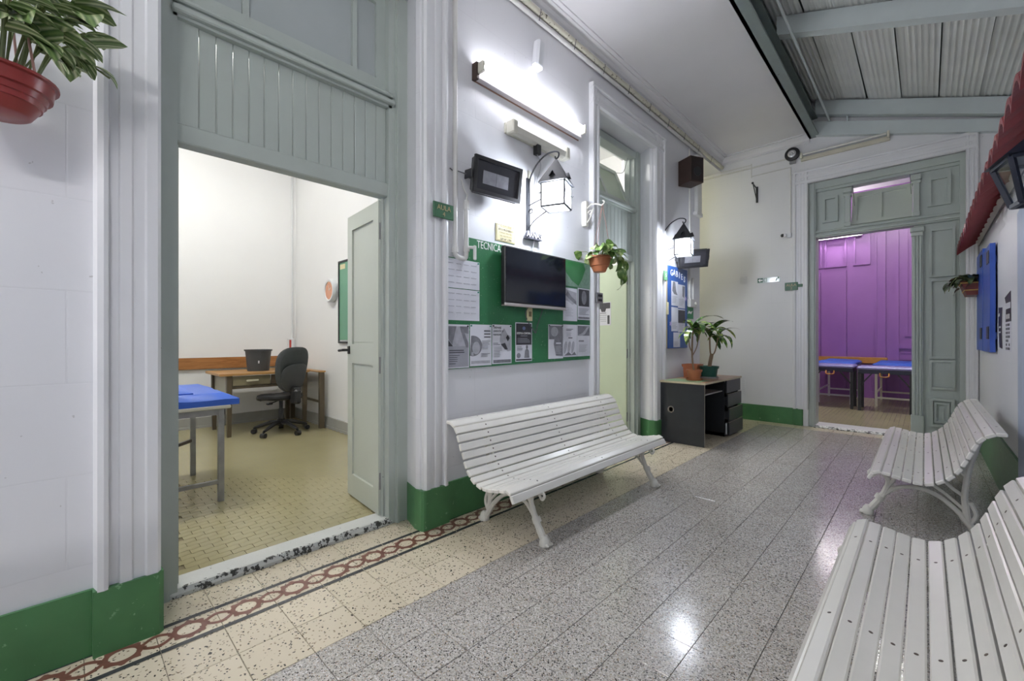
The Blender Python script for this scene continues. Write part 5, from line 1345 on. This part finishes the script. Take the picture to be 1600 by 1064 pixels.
# ================================================================== FAR WALL FITTINGS
WF = F_far(YF)
for k in range(7): MB(WF).box(-2.0, -1.955, .36 + k * .03, .372 + k * .03, .0, .008).build('slat', TRIMW, sh)
ring(MB(WF), -2.01, -1.945, .34, .59, .008, 0, .006).build('frame', TRIMW, sh)
vg = thing('vent_grille', 'small square louvred vent left of the exit sign', 'vent', (-1.975, YF, 2.04))
ring(MB(WF), -2.03, -1.925, 2.04, 2.15, .012, 0, .01).build('frame', TRIMW, vg)
for k in range(4): MB(WF).box(-2.018, -1.937, 2.058 + k * .022, 2.068 + k * .022, 0, .012).build('slat', TRIMW, vg)
wb = thing('wall_bracket', 'empty black triangular wall bracket high on the far wall', 'bracket', (-1.8, YF, 3.22))
MB(WF).bbox(-1.80, -1.772, 3.215, 3.45, 0, .014, .003).bar((-1.786, 3.42, .01), (-1.786, 3.445, .23), .012).bar((-1.786, 3.24, .01), (-1.786, 3.435, .20), .010).build('bracket_arm', BLACKM, wb)
MB(WF).ball((-1.786, 3.448, .23), .016, .016, .016, 10, 8).build('end_ball', BLACKM, wb)
be = thing('alarm_bell', 'round black and silver bell above the left of the far doorway', 'bell', (-1.33, YF, 3.70))
Mb = WF @ T(-1.335, 3.785, .03)
MB(Mb).lathe([(.0, .02), (.03, .02), (.045, .03), (.05, .045), (.088, .035), (.092, .02), (.092, 0), (0, 0)], 24).build('rim', BLACK, be, smooth=True)
MB(Mb).lathe([(.052, .036), (.050, .047), (.03, .058), (.018, .05), (.01, .055), (0, .058)], 20).build('gong', mat('bell_steel', (.6, .6, .62), .3, .6), be, smooth=True)
MB(WF).box(-1.37, -1.30, 3.66, 3.70, 0, .04).bar((-1.335, 3.70, .02), (-1.335, 3.785, .02), .02).build('mount', STEELW, be)
strip_light('unlit strip light tilted over the far doorway', WF, -1.235, -.31, 3.715, 0, mat('dead_tube', (.78, .77, .72), .25), 0.0, body=mat('old_batten', (.66, .62, .50), .45, var=.15))
ex = thing('exit_sign', 'white and green exit sign with a left arrow', 'sign', (-1.63, YF, 2.03))
MB(WF).bbox(-1.78, -1.49, 2.025, 2.098, 0, .014, .003).build('plate', mat('exit_white', (.68, .76, .76), .12, var=.05), ex)
MB(WF).box(-1.776, -1.705, 2.03, 2.094, .014, .0155).build('arrow_field', EXITG, ex)
MB(WF).prism([(-1.768, 2.062), (-1.742, 2.088), (-1.742, 2.072), (-1.712, 2.072), (-1.712, 2.052), (-1.742, 2.052), (-1.742, 2.036)], .0155, .0165).build('arrow', LETW, ex)
ring(MB(WF), -1.695, -1.655, 2.035, 2.09, .006, .014, .0155).box(-1.52, -1.50, 2.07, 2.095, .014, .0155).prism([(-1.55, 2.035), (-1.535, 2.035), (-1.52, 2.075), (-1.535, 2.08)], .014, .0155).build('pictogram', EXITG, ex)
ca = thing('security_camera', 'tiny white and black security camera on the far wall', 'camera', (-1.43, YF, 2.65))
MB(WF).bbox(-1.405, -1.35, 2.63, 2.70, 0, .04, .006).bbox(-1.46, -1.40, 2.64, 2.69, .03, .075, .012).build('housing', TRIMW, ca)
MB(WF).bbox(-1.472, -1.425, 2.643, 2.687, .04, .08, .012).build('lens', BLACK, ca)

# ================================================================== RIGHT WALL FITTINGS
WRt = F_right(XR)     # first axis runs towards the camera (-y)
aw = thing('tile_awning', 'dark red ribbed sheet awning along the right wall', 'awning', (XR, 4.5, 2.2))
PW = .235; V = []; fs = []; NX = 12
def wave(u):          # steep barrel profile
    return .080 * abs(math.sin(math.pi * u)) ** 0.65
for i in range(NX + 1):
    u = i / NX
    for j in range(3):
        q = j / 2
        V.append((XR - .18 * q - .0, u * PW, .125 * (1 - q) + wave(u) - (.012 if j == 2 else 0)))
for i in range(NX):
    for j in range(2):
        a = i * 3 + j; fs.append((a, a + 1, a + 4, a + 3))
me = bpy.data.meshes.new('ridge_tile'); me.from_pydata([(v[0] - XR, v[1], v[2]) for v in V], [], fs); me.materials.append(REDT)
me.polygons.foreach_set('use_smooth', [True] * len(me.polygons)); me.update()
sol = MB()
# give the sheet thickness by doubling it downwards
nv = len(V); me2 = bpy.data.meshes.new('ridge_tile')
top = [(v[0] - XR, v[1], v[2]) for v in V]; bot = [(v[0] - XR, v[1], v[2] - .028) for v in V]
f2_ = fs + [tuple(i + nv for i in f[::-1]) for f in fs] + [(i * 3 + 2, i * 3 + 2 + nv, i * 3 + 5 + nv, i * 3 + 5) for i in range(NX)] + [(0, nv, nv + 1, 1), (1, nv + 1, nv + 2, 2), (NX * 3, NX * 3 + 1, NX * 3 + 1 + nv, NX * 3 + nv), (NX * 3 + 1, NX * 3 + 2, NX * 3 + 2 + nv, NX * 3 + 1 + nv)]
me2.from_pydata(top + bot, [], f2_); me2.materials.append(REDT); bmesh_fix(me2); me2.update()
for k in range(26):
    yy = 6.98 - (k + 1) * PW
    place('ridge_tile', me2, aw, T(XR, yy, 2.185))
MB().prism([(XR, 2.30), (XR - .03, 2.295), (XR - .035, 2.27), (XR - .012, 2.24), (XR, 2.235)], .9, 6.98, 1).build('mortar_fillet', mat('fillet_white', (.74, .74, .72), .6, var=.15, bs=.5, bscale=20), aw)
MB().tube(catmull([(XR - .012, 6.9, 2.22), (XR - .012, 5.5, 2.225), (XR - .014, 4.2, 2.20), (XR - .012, 3.2, 2.215), (XR - .012, 1, 2.21)]), .005, 6).build('cable', CABLE, aw)
# open lantern on the right
ln = thing('lantern', 'dark blue-black tapered lantern with clear panes under the red awning', 'lantern', (.30, 2.55, 1.72))
M = T(.30, 2.55, 1.805) @ Matrix.Rotation(.2, 4, 'Z')
tw, bw, hh = .085, .045, .165
DBL = mat('blue_black_metal', (.018, .022, .038), .35, var=.2)
b = MB(M)
for sx in (-1, 1):
    for sy in (-1, 1): b.bar((sx * tw, sy * tw, .08), (sx * bw, sy * bw, -hh + .08), .016)
for s_ in (-1, 1):
    for (w_, z_) in ((tw, .08), (bw, -hh + .08)): b.bar((-w_, s_ * w_, z_), (w_, s_ * w_, z_), .016).bar((s_ * w_, -w_, z_), (s_ * w_, w_, z_), .016)
b.build('frame', DBL, ln)
b = MB(M); k = tw + .022
b.add([(-k, -k, .085), (k, -k, .085), (k, k, .085), (-k, k, .085), (-.04, -.04, .15), (.04, -.04, .15), (.04, .04, .15), (-.04, .04, .15)], [(0, 1, 5, 4), (1, 2, 6, 5), (2, 3, 7, 6), (3, 0, 4, 7), (4, 5, 6, 7), (3, 2, 1, 0)]); b.build('roof', DBL, ln)
for kk in range(4):
    R = M @ Matrix.Rotation(kk * math.pi / 2, 4, 'Z')
    MB(R).add([(-tw + .008, tw - .002, .075), (tw - .008, tw - .002, .075), (bw - .006, bw - .002, -hh + .085), (-bw + .006, bw - .002, -hh + .085)], [(0, 1, 2, 3)]).build('pane', CLEAR, ln)
MB(M).lathe([(.012, .08), (.012, .02), (.024, -.01), (.022, -.05), (0, -.07)], 12).build('bulb', mat('bulb_white', (.75, .76, .78), .3), ln, smooth=True)
MB().bar((XR, 2.56, 1.93), (.30, 2.55, 1.955), .02).bbox(XR - .035, XR - .01, 2.51, 2.61, 1.80, 2.02, .004).build('wall_arm', DBL, ln)
# blue shutter
bs_ = thing('blue_shutter', 'chipped blue wooden shutter boards on the right wall', 'shutter', (XR, 6.06, 1.09))
def wavy_board(y0, y1, z0, z1, x0, x1, amp):
    b = MB(); n_ = 12; V = []; fs = []
    for i in range(n_ + 1):
        t = i / n_; z = z0 + (z1 - z0) * t
        e0 = y0 + amp * math.sin(t * 9); e1 = y1 + amp * math.sin(t * 7 + 1)
        V += [(x0, e0, z), (x0, e1, z), (x1, e1, z), (x1, e0, z)]
    for i in range(n_):
        a = i * 4
        for k in range(4): fs.append((a + k, a + (k + 1) % 4, a + 4 + (k + 1) % 4, a + 4 + k))
    fs += [(0, 1, 2, 3), (n_ * 4, n_ * 4 + 3, n_ * 4 + 2, n_ * 4 + 1)]
    return b.add(V, fs)
for (y0, y1, zt) in ((5.40, 5.98, 2.01), (6.02, 6.66, 2.06)):
    p = wavy_board(y0, y1, 1.09, zt, XR - .045, XR - .012, .010).build('board', BLUES, bs_)
    for zz in (1.20, zt - .16): MB().bbox(XR - .052, XR - .045, y0 + .05, y0 + .20, zz, zz + .11, .003).build('hinge_plate', BLACKM, p)
MB().box(XR - .014, XR, 5.45, 6.62, 1.2, 1.26).box(XR - .014, XR, 5.45, 6.62, 1.85, 1.91).build('rear_batten', BLUES, bs_)
wbx = thing('window_box', 'red-brown window box with yellow lines on the right wall', 'planter', (.36, 6.7, 1.66))
b = MB(); b.add([(.315, 6.50, 1.66), (XR, 6.50, 1.66), (XR, 6.84, 1.66), (.315, 6.84, 1.66), (.27, 6.47, 1.80), (XR, 6.47, 1.80), (XR, 6.86, 1.80), (.27, 6.86, 1.80)], [(0, 3, 2, 1), (0, 1, 5, 4), (1, 2, 6, 5), (2, 3, 7, 6), (3, 0, 4, 7), (4, 5, 6, 7)])
b.build('box', mat('red_brown_paint', (.17, .035, .025), .45, var=.15), wbx)
YL = mat('yellow_line', (.62, .42, .10), .5)
for (k, z) in ((.9, 1.785), (.35, 1.71)):
    e = .315 - .045 * k
    MB().tube([(e - .001, 6.50 - .03 * k, z), (XR, 6.50 - .03 * k - .002, z)], .005, 6).tube([(e - .002, 6.49 - .03 * k, z), (e - .002, 6.84 + .02 * k, z)], .005, 6).build('painted_line', YL, wbx)
wpl = thing('trailing_plant', 'mottled green and pink leafed plant growing in the window box', 'plant', (.33, 6.65, 1.80))
LW = [leaf_mesh('mottled_leaf', .12, .036, bd, .2, .8, LPLAN) for bd in (.6, 1.2)]
for k in range(34):
    y = R_(6.44, 6.84); p = Vector((R_(.28, .42), y, 1.79 + R_(0, .07))); a = R_(1.9, 5.2)
    put_leaf(wpl, random.choice(LW), p, (math.cos(a), math.sin(a) * .6 - .1, R_(-.25, .8)), R_(.8, 1.25), R_(-.5, .5))
for k in range(8):
    a = R_(2.4, 4.0)
    put_leaf(wpl, LW[1], Vector((R_(.20, .27), R_(6.42, 6.6), R_(1.70, 1.84))), (math.cos(a), -.3, R_(-1.0, .2)), R_(.8, 1.1), R_(-.6, .6))
MB().tube(catmull([(.33, 6.55, 1.80), (.27, 6.5, 1.86), (.21, 6.46, 1.80), (.18, 6.44, 1.70)]), .004, 6).tube(catmull([(.36, 6.62, 1.80), (.34, 6.6, 1.88), (.28, 6.55, 1.87)]), .004, 6).build('stem', STEMG, wpl, smooth=True)
for (y0, y1, z0, z1, lab, w_) in ((5.10, 5.34, 1.125, 1.46, 'narrow curved black sticker nearest the blue shutter', 0), (4.62, 4.95, 1.11, 1.545, 'black and white lettered sticker right of the narrow black one', 1)):
    st = thing('wall_sticker', lab, 'sticker', (XR, (y0 + y1) / 2, z0))
    M = F_right(XR - .0005); a0, a1 = -y1, -y0; wd = a1 - a0; hh = z1 - z0
    if w_ == 0:
        MB(M).prism([(a0 + .02, z1), (a1, z1 - .01), (a1 - .03, z0 + hh * .5), (a1, z0), (a0 + .08, z0 + .01), (a0 + .0, z0 + hh * .5)], 0, .002).build('vinyl', STICKB, st)
        MB(M).box(a0 + .03, a0 + .10, z1 - .075, z1 - .05, .002, .003).box(a0 + .05, a0 + .16, z1 - .17, z1 - .155, .002, .003).box(a0 + .05, a0 + .15, z1 - .21, z1 - .197, .002, .003).build('print', LETW, st)
    else:
        MB(M).prism([(a0, z1 - .03), (a1 - .02, z1), (a1, z0 + hh * .5), (a0 + .05, z0 + hh * .5), (a0 + .07, z1 - .08)], 0, .002).build('vinyl', STICKB, st)
        MB(M).box(a0 + .05, a1, z0, z0 + hh * .5, 0, .0016).box(a0 + .06, a1 - .02, z0 + hh * .72, z0 + hh * .82, .002, .003).build('vinyl_white', PAPER, st)
        b = MB(M)
        for r in range(7):
            for c in range(3):
                if R_(0, 1) < .8: b.box(a0 + .07 + c * .075, a0 + .12 + c * .075 + R_(-.01, .01), z0 + .012 + r * .029, z0 + .030 + r * .029, .0016, .0026)
        b.build('print', PRINTD, st, kind='stuff')
        b = MB(M); 
        for c in range(3): b.box(a0 + .09 + c * .065, a0 + .125 + c * .065, z0 + hh * .55, z0 + hh * .63, .002, .003)
        b.build('print', LETW, st)

# ================================================================== TREATMENT ROOM
ZR = .030
# examination couch
ct = thing('examination_couch', 'blue covered examination couch on a worn metal frame in the treatment room', 'couch', (-4.1, .1, ZR))
cx0, cx1, cy0, cy1 = -4.58, -3.66, -1.0, .80
b = MB()
for (xx, yy) in ((-3.675, .775), (-4.545, .755), (-3.675, -.95), (-4.545, -.95)):
    MB().box(xx - .018, xx + .018, yy - .018, yy + .018, ZR, .70).build('leg', STEELW, ct)
MB().box(cx1 - .03, cx1, cy0, cy1, .655, .70).box(cx0, cx0 + .03, cy0, cy1, .655, .70).box(cx0, cx1, cy1 - .03, cy1, .655, .70).box(cx0, cx1, cy0, cy0 + .03, .655, .70).build('top_frame', STEELW, ct)
MB().box(-3.69, -3.66, -.95, .775, .16, .185).box(-4.545, -3.69, -.08, -.055, .16, .185).bar((-3.68, -.2, .18), (-4.0, .5, .32), .02).build('stretcher', STEELW, ct)
MB().bar((-4.54, .74, .33), (-4.2, .45, .33), .025).bar((-4.3, .5, .30), (-4.5, .1, .45), .02).build('brace', mat('dark_brace', (.08, .06, .05), .5), ct)
MB().bbox(cx0 - .03, cx1 + .03, cy0 - .03, cy1 + .03, .70, .725, .006).build('top_board', CREAM, ct)
# soft pad and sheet
def pad(name, m, parent, x0, x1, y0, y1, z0, z1, wr=.006, nn=18, seed=1, rnd=.03):
    rg = random.Random(seed); V = []; fs = []
    ph = [rg.uniform(0, 6) for _ in range(6)]
    for i in range(nn + 1):
        for j in range(nn + 1):
            u, v = i / nn, j / nn; x, y = x0 + (x1 - x0) * u, y0 + (y1 - y0) * v
            e = min(u, 1 - u) * (x1 - x0); g = min(v, 1 - v) * (y1 - y0)
            r = min(1.0, e / rnd) ; q = min(1.0, g / rnd); d = 1 - (1 - min(r, q)) ** 2 * 1.0
            zz = z0 + (z1 - z0) * max(.5, math.sqrt(max(0, d))) + wr * (math.sin(9 * x + 5 * y + ph[0]) + math.sin(17 * y - 6 * x + ph[1]) + .6 * math.sin(31 * x + 23 * y + ph[2]))
            V.append((x, y, zz))
    for i in range(nn):
        for j in range(nn): a = i * (nn + 1) + j; fs.append((a, a + nn + 1, a + nn + 2, a + 1))
    k = len(V); bd = [(i, 0) for i in range(nn)] + [(nn, j) for j in range(nn)] + [(nn - i, nn) for i in range(nn)] + [(0, nn - j) for j in range(nn)]
    ids = [i * (nn + 1) + j for i, j in bd]
    for t in ids: V.append((V[t][0], V[t][1], z0))
    L_ = len(ids)
    fs += [(ids[i], ids[(i + 1) % L_], k + (i + 1) % L_, k + i) for i in range(L_)]
    fs.append(tuple(range(k, k + L_)))
    return MB().add(V, fs).build(name, m, parent, smooth=True)
pad('mattress', BLUEV, ct, cx0 - .02, cx1 + .02, cy0 - .02, cy1 + .085, .725, .81, .003, 20, 3, .05)
pad('folded_sheet', BLUEV, ct, cx0 - .01, cx1 - .06, cy0, .62, .805, .840, .002, 16, 5, .06)
# desk with back rail
dd = thing('office_desk', 'wooden desk with one drawer and tapered dark legs in the treatment room', 'desk', (-6.3, 1.85, ZR))
dx0, dx1, dy0, dy1, dh = -6.68, -5.94, 1.24, 2.26, .79
MB().bbox(dx0, dx1, dy0, dy1, dh - .03, dh, .004).build('top_board', WOODD, dd)
for (xx, yy) in ((-5.985, 1.345), (-6.63, 1.325), (-5.985, 2.21), (-6.63, 2.21)):
    MB().add([(xx - .02, yy - .02, ZR), (xx + .02, yy - .02, ZR), (xx + .02, yy + .02, ZR), (xx - .02, yy + .02, ZR), (xx - .03, yy - .03, dh - .03), (xx + .03, yy - .03, dh - .03), (xx + .03, yy + .03, dh - .03), (xx - .03, yy + .03, dh - .03)], [(0, 1, 2, 3)[::-1], (4, 5, 6, 7), (0, 1, 5, 4), (1, 2, 6, 5), (2, 3, 7, 6), (3, 0, 4, 7)]).build('leg', WOODK, dd)
MB().box(-6.62, -6.0, 1.325, 1.345, .50, dh - .03).build('end_panel', DESKS, dd)
MB().box(-6.62, -6.0, 2.20, 2.22, .50, dh - .03).build('end_panel', DESKS, dd)
MB().box(-6.60, -5.975, 1.36, 2.19, .60, .63).box(-6.0, -5.97, 1.36, 2.19, .60, .625).build('under_rail', WOODK, dd)
dr = MB().bbox(-6.0, -5.965, 1.375, 1.79, .635, .752, .004).build('drawer', DESKF, dd)
MB().bar((-5.965, 1.52, .695), (-5.965, 1.655, .695), .001).bbox(-5.962, -5.945, 1.52, 1.655, .68, .705, .006).build('drawer_pull', mat('pull_pale', (.55, .52, .38), .4), dr)
lp_ = MB().bbox(-6.0, -5.965, 1.80, 1.93, .635, .752, .004).build('lock_panel', WOODK, dd)
MB(T(-5.965, 1.865, .70) @ Matrix.Rotation(math.pi / 2, 4, 'Y')).lathe([(.014, 0), (.014, .006), (0, .008)], 12).build('lock', CHROME, lp_)
MB().bbox(-6.0, -5.965, 1.94, 2.19, .635, .752, .004).build('drawer', DESKF, dd)
# second darker table behind, by the corner
dt = thing('side_table', 'dark legged wooden side table in the corner behind the office chair', 'table', (-6.5, 2.3, ZR))
MB().bbox(-6.82, -5.70, 2.285, 2.375, .765, .785, .004).build('top_board', WOODD, dt)
for xx in (-5.73, -6.78): MB().box(xx - .025, xx + .025, 2.30, 2.36, ZR, .765).build('leg', WOODK, dt)
MB().box(-6.78, -5.73, 2.32, 2.34, .36, .39).build('stretcher', WOODK, dt)
rl = thing('wall_rail', 'varnished wooden rail along the back wall of the treatment room', 'rail', (-6.87, .7, .8))
MB().bbox(-6.88 , -6.86, -1.2, 2.28, .805, .955, .003).build('board', WOODR, rl)
bn = thing('waste_bin', 'dark grey plastic bin standing on the wooden desk', 'bin', (-6.28, 1.74, dh))
MB().lathe([(0, .0), (.125, .0), (.148, .255), (.160, .257), (.162, .275), (.150, .275), (.143, .25), (.12, .012), (0, .012)], 28, (-6.28, 1.74, dh + .001)).build('body', DGREY, bn, smooth=True)
MB().bbox(-6.158, -6.140, 1.70, 1.715, dh + .10, dh + .135, .003).build('scuff_mark', PAPER, bn)
# office chair
oc = Vector((-5.80, 1.86, ZR))
och = thing('office_chair', 'dark grey swivel office chair on five castors, turned to the desk', 'chair', oc, 0)
dirb = math.radians(20)           # backrest lies towards this heading
for k in range(5):
    a = math.radians(18 + 72 * k); ex_ = oc + Vector((.30 * math.cos(a), .30 * math.sin(a), .075))
    lg = MB().tube([oc + Vector((0, 0, .135)), oc + Vector((.12 * math.cos(a), .12 * math.sin(a), .135)), ex_], [.030, .026, .017], 8).build('base_leg', BLACK, och, smooth=True)
    cc = oc + Vector((.31 * math.cos(a), .31 * math.sin(a), .030)); t_ = Vector((-math.sin(a), math.cos(a), 0))
    MB().tube([cc - t_ * .028, cc + t_ * .028], .029, 14).tube([cc, cc + Vector((0, 0, .05))], .008, 6).build('castor', BLACK, lg)
MB().lathe([(.045, .10), (.045, .17), (.032, .18), (.030, .30), (.022, .31), (.022, .43)], 16, oc).build('gas_column', BLACK, och, smooth=True)
Mc = T(*oc) @ Matrix.Rotation(math.radians(70), 4, 'Z')      # local +y = backwards
Mc = T(*oc) @ Matrix.Rotation(dirb - math.pi / 2, 4, 'Z')
b = MB(Mc)
def rounded(w, d, n_=28, p_=3.0): return [(math.copysign(abs(math.cos(t)) ** (2 / p_), math.cos(t)) * w, math.copysign(abs(math.sin(t)) ** (2 / p_), math.sin(t)) * d) for t in [2 * math.pi * i / n_ for i in range(n_)]]
ol = rounded(.235, .225)
V = []; 
for s_, z in ((.80, .425), (.97, .44), (1.0, .462), (.97, .482), (.80, .497), (.4, .50)): V += [(x * s_, y * s_ - .02, z - (.02 if y < -.15 else 0)) for x, y in ol]
n_ = len(ol); fs = [(i * n_ + k, i * n_ + (k + 1) % n_, (i + 1) * n_ + (k + 1) % n_, (i + 1) * n_ + k) for i in range(5) for k in range(n_)] + [tuple(range(n_))[::-1], tuple(range(5 * n_, 6 * n_))]
b.add(V, fs).build('seat', BLACK, och, smooth=True)
# backrest: rounded shell, slightly reclined and curved
def back(name, m, w, h, zc, yoff, th, taper=.12):
    o2 = rounded(1, 1, 32, 2.8); V = []; 
    for s_, d in ((.86, -th / 2), (1.0, -th * .2), (1.0, th * .2), (.86, th / 2)):
        for x, z in o2:
            zz = z * s_ * h; xx = x * s_ * w * (1 + taper * z)
            yy = yoff + d + .10 * (zz / h) * .5 + .05 * (xx / w) ** 2 * -1
            V.append((xx, yy, zc + zz))
    k = len(o2); fs = [(i * k + j, i * k + (j + 1) % k, (i + 1) * k + (j + 1) % k, (i + 1) * k + j) for i in range(3) for j in range(k)] + [tuple(range(k))[::-1], tuple(range(3 * k, 4 * k))]
    return MB(Mc).add(V, fs).build(name, m, och, smooth=True)
back('backrest', CHAIRF, .215, .275, .80, .235, .06)
back('rear_shell', DGREY, .165, .17, .70, .268, .03)
MB(Mc).bbox(-.045, .045, .20, .315, .38, .56, .02).tube([(-.05, .26, .56), (.05, .26, .56)], .028, 10).bar((0, 0, .43), (0, .27, .43), .06, .02).build('back_bracket', BLACK, och)
MB(Mc).tube([(.06, .05, .42), (.2, .08, .40)], .008, 6).bbox(.18, .25, .06, .10, .385, .41, .008).build('lever', BLACK, och)
# chalkboard, clock, switch, conduit
WA = Matrix(((1, 0, 0, 0), (0, 0, -1, 2.42), (0, 1, 0, 0), (0, 0, 0, 1)))
cb = thing('chalkboard', 'green chalkboard with dark frame on the treatment room side wall', 'chalkboard', (-4.5, 2.42, 1.15))
MB(WA).box(-5.355, -3.4, 1.165, 2.17, .005, .018).build('board_panel', CHALK, cb)
ring(MB(WA), -5.37, -3.385, 1.15, 2.185, .022, .0, .03).build('frame', BLACKM, cb)
MB(WA).box(-5.345, -3.4, 1.172, 1.19, .018, .022).build('lower_trim', ALU, cb)
MB(WA).box(-5.33, -5.19, 2.08, 2.14, .018, .020).build('paper_label', PLAQ, cb)
clk = thing('wall_clock', 'round white wall clock with an orange face near the chalkboard', 'clock', (-5.56, 2.42, 1.83))
Mk = WA @ T(-5.56, 1.83, 0)
MB(Mk).lathe([(0, 0), (.145, 0), (.15, .01), (.15, .06), (.14, .075), (.118, .072), (.115, .06), (0, .058)], 32).build('case', WHITEM, clk, smooth=True)
MB(Mk).lathe([(.116, .060), (.0, .0605)], 32).build('dial', CLOCKF, clk)
MB(Mk).bar((0, 0, .063), (.05, .035, .063), .006, .002).bar((0, 0, .063), (-.02, .075, .063), .005, .002).build('clock_hands', LETW, clk)
swt = thing('light_switch', 'white and red switch with conduit in the treatment room corner', 'switch', (-6.9, 2.36, 1.1))
MB().bbox(-6.9, -6.87, 2.30, 2.395, 1.06, 1.21, .006).tube([(-6.885, 2.365, 1.2), (-6.885, 2.365, 4.0)], .010, 8).build('cover_plate', WHITEM, swt)
MB().bbox(-6.872, -6.862, 2.318, 2.345, 1.07, 1.19, .003).build('rocker', REDBOX, swt)

# ================================================================== PURPLE ROOM
ZP = .03
def massage(label, x0, x1, y0, y1, h):
    t = thing('massage_table', label, 'massage table', ((x0 + x1) / 2, (y0 + y1) / 2, ZP), 0, 'portable massage tables')
    MB().bbox(x0, x1, y0, y1, h - .055, h, .02).build('padded_top', LAVT, t)
    MB().box(x0 + .02, x1 - .02, y0 + .015, y1 - .015, h - .115, h - .05).build('apron', DNAVY, t)
    for (xx, yy) in ((x0 + .035, y0 + .035), (x1 - .035, y0 + .035), (x0 + .035, y1 - .035), (x1 - .035, y1 - .035)):
        MB().box(xx - .02, xx + .02, yy - .02, yy + .02, ZP, h - .1).build('leg', BLACK, t)
    for sx, e in ((1, x0), (-1, x1)): MB().bar((e + sx * .04, y0 + .03, h - .32), (e + sx * .20, y0 + .03, h - .1), .018).build('brace', BLACK, t)
    xm = (x0 + x1) / 2
    MB().tube(catmull([(xm - .055, y0 + .01, h - .10), (xm - .05, y0 - .02, h - .15), (xm, y0 - .025, h - .16), (xm + .05, y0 - .02, h - .15), (xm + .055, y0 + .01, h - .10)]), .010, 8).build('carry_handle', ORANGE, t)
    return t
massage('lavender lit massage table, left of the two at the front', -1.50, -.845, 9.08, 9.62, .765)
massage('lavender lit massage table, right of the two at the front', -.81, -.115, 9.02, 9.56, .755)
def couch2(label, x0, x1, y0, y1, h, m):
    t = thing('treatment_couch', label, 'couch', ((x0 + x1) / 2, (y0 + y1) / 2, ZP), 0, 'blue couches behind the massage tables')
    pad('mattress', BLUEV, t, x0, x1, y0, y1, h - .07, h, .003, 14, 9, .06)
    MB().box(x0 + .02, x1 - .02, y0 + .02, y1 - .02, h - .10, h - .07).build('top_frame', m, t)
    for xx in (x0 + .05, x1 - .05):
        for yy in (y0 + .05, y1 - .05): MB().box(xx - .017, xx + .017, yy - .017, yy + .017, ZP, h - .1).build('leg', m, t)
    MB().box(x0 + .05, x1 - .05, y0 + .04, y0 + .06, .17, .20).box(x0 + .05, x1 - .05, y1 - .06, y1 - .04, .17, .20).box(x0 + .04, x0 + .06, y0 + .05, y1 - .05, .25, .275).build('stretcher', m, t)
    return t
couch2('blue couch on white legs behind the left massage table', -1.48, -.90, 9.68, 11.0, .80, WHITEM)
couch2('blue couch on cream legs behind the right massage table', -.66, -.02, 9.72, 11.0, .79, CREAMM)
rl2 = thing('wall_rail', 'orange wooden rail behind the couches in the purple room', 'rail', (-.9, 11.08, .8))
MB().bbox(-3.2, -.52, 11.05, 11.10, .72, .84, .004).build('board', ORANGE, rl2)

# ================================================================== LAMPS OF THE ROOMS
def ceiling_tubes(label, x, y, z, L, m, along='y', n_=2):
    t = thing('ceiling_fixture', label, 'lamp', (x, y, z))
    dx, dy = (0, L / 2) if along == 'y' else (L / 2, 0); ox, oy = (.05, 0) if along == 'y' else (0, .05)
    MB().bbox(x - dx - .09 * (dx == 0), x + dx + .09 * (dx == 0), y - dy - .09 * (dy == 0), y + dy + .09 * (dy == 0), z + .03, z + .08, .006).build('housing', WHITEM, t)
    for k in ((-1, 1) if n_ == 2 else (0,)):
        MB().tube([(x - dx + k * ox, y - dy + k * oy, z), (x + dx + k * ox, y + dy + k * oy, z)], .018, 8).build('tube', m, t)
    return t
ceiling_tubes('ceiling tube fixture of the treatment room, out of view', -4.6, .4, 3.88, 1.5, TUBER, 'y')
ceiling_tubes('ceiling tube fixture of the second room, out of view', -4.0, 4.0, 3.88, 1.2, TUBER, 'y')
ceiling_tubes('ceiling tube fixture of the purple room, out of view', -.6, 8.7, 4.05, 1.2, TUBER, 'x')
ceiling_tubes('ceiling tube fixture of the side passage, out of view', -4.2, 6.62, 3.78, 1.0, TUBEP, 'x', 1)
strip_light('fluorescent strip glowing just under the transom in the purple room', F_far(YP), -1.66, -.90, 3.34, .06, TUBER)
strip_light('fluorescent strip on the left wall behind the camera', WL, -2.2, -.94, 3.08, 0.0, TUBEB)
strip_light('added fill strip, unseen on the outer right wall behind the camera', F_right(1.5), .9, 2.16, 3.0, 0.0, TUBEB)  # added out of view to brighten the corridor
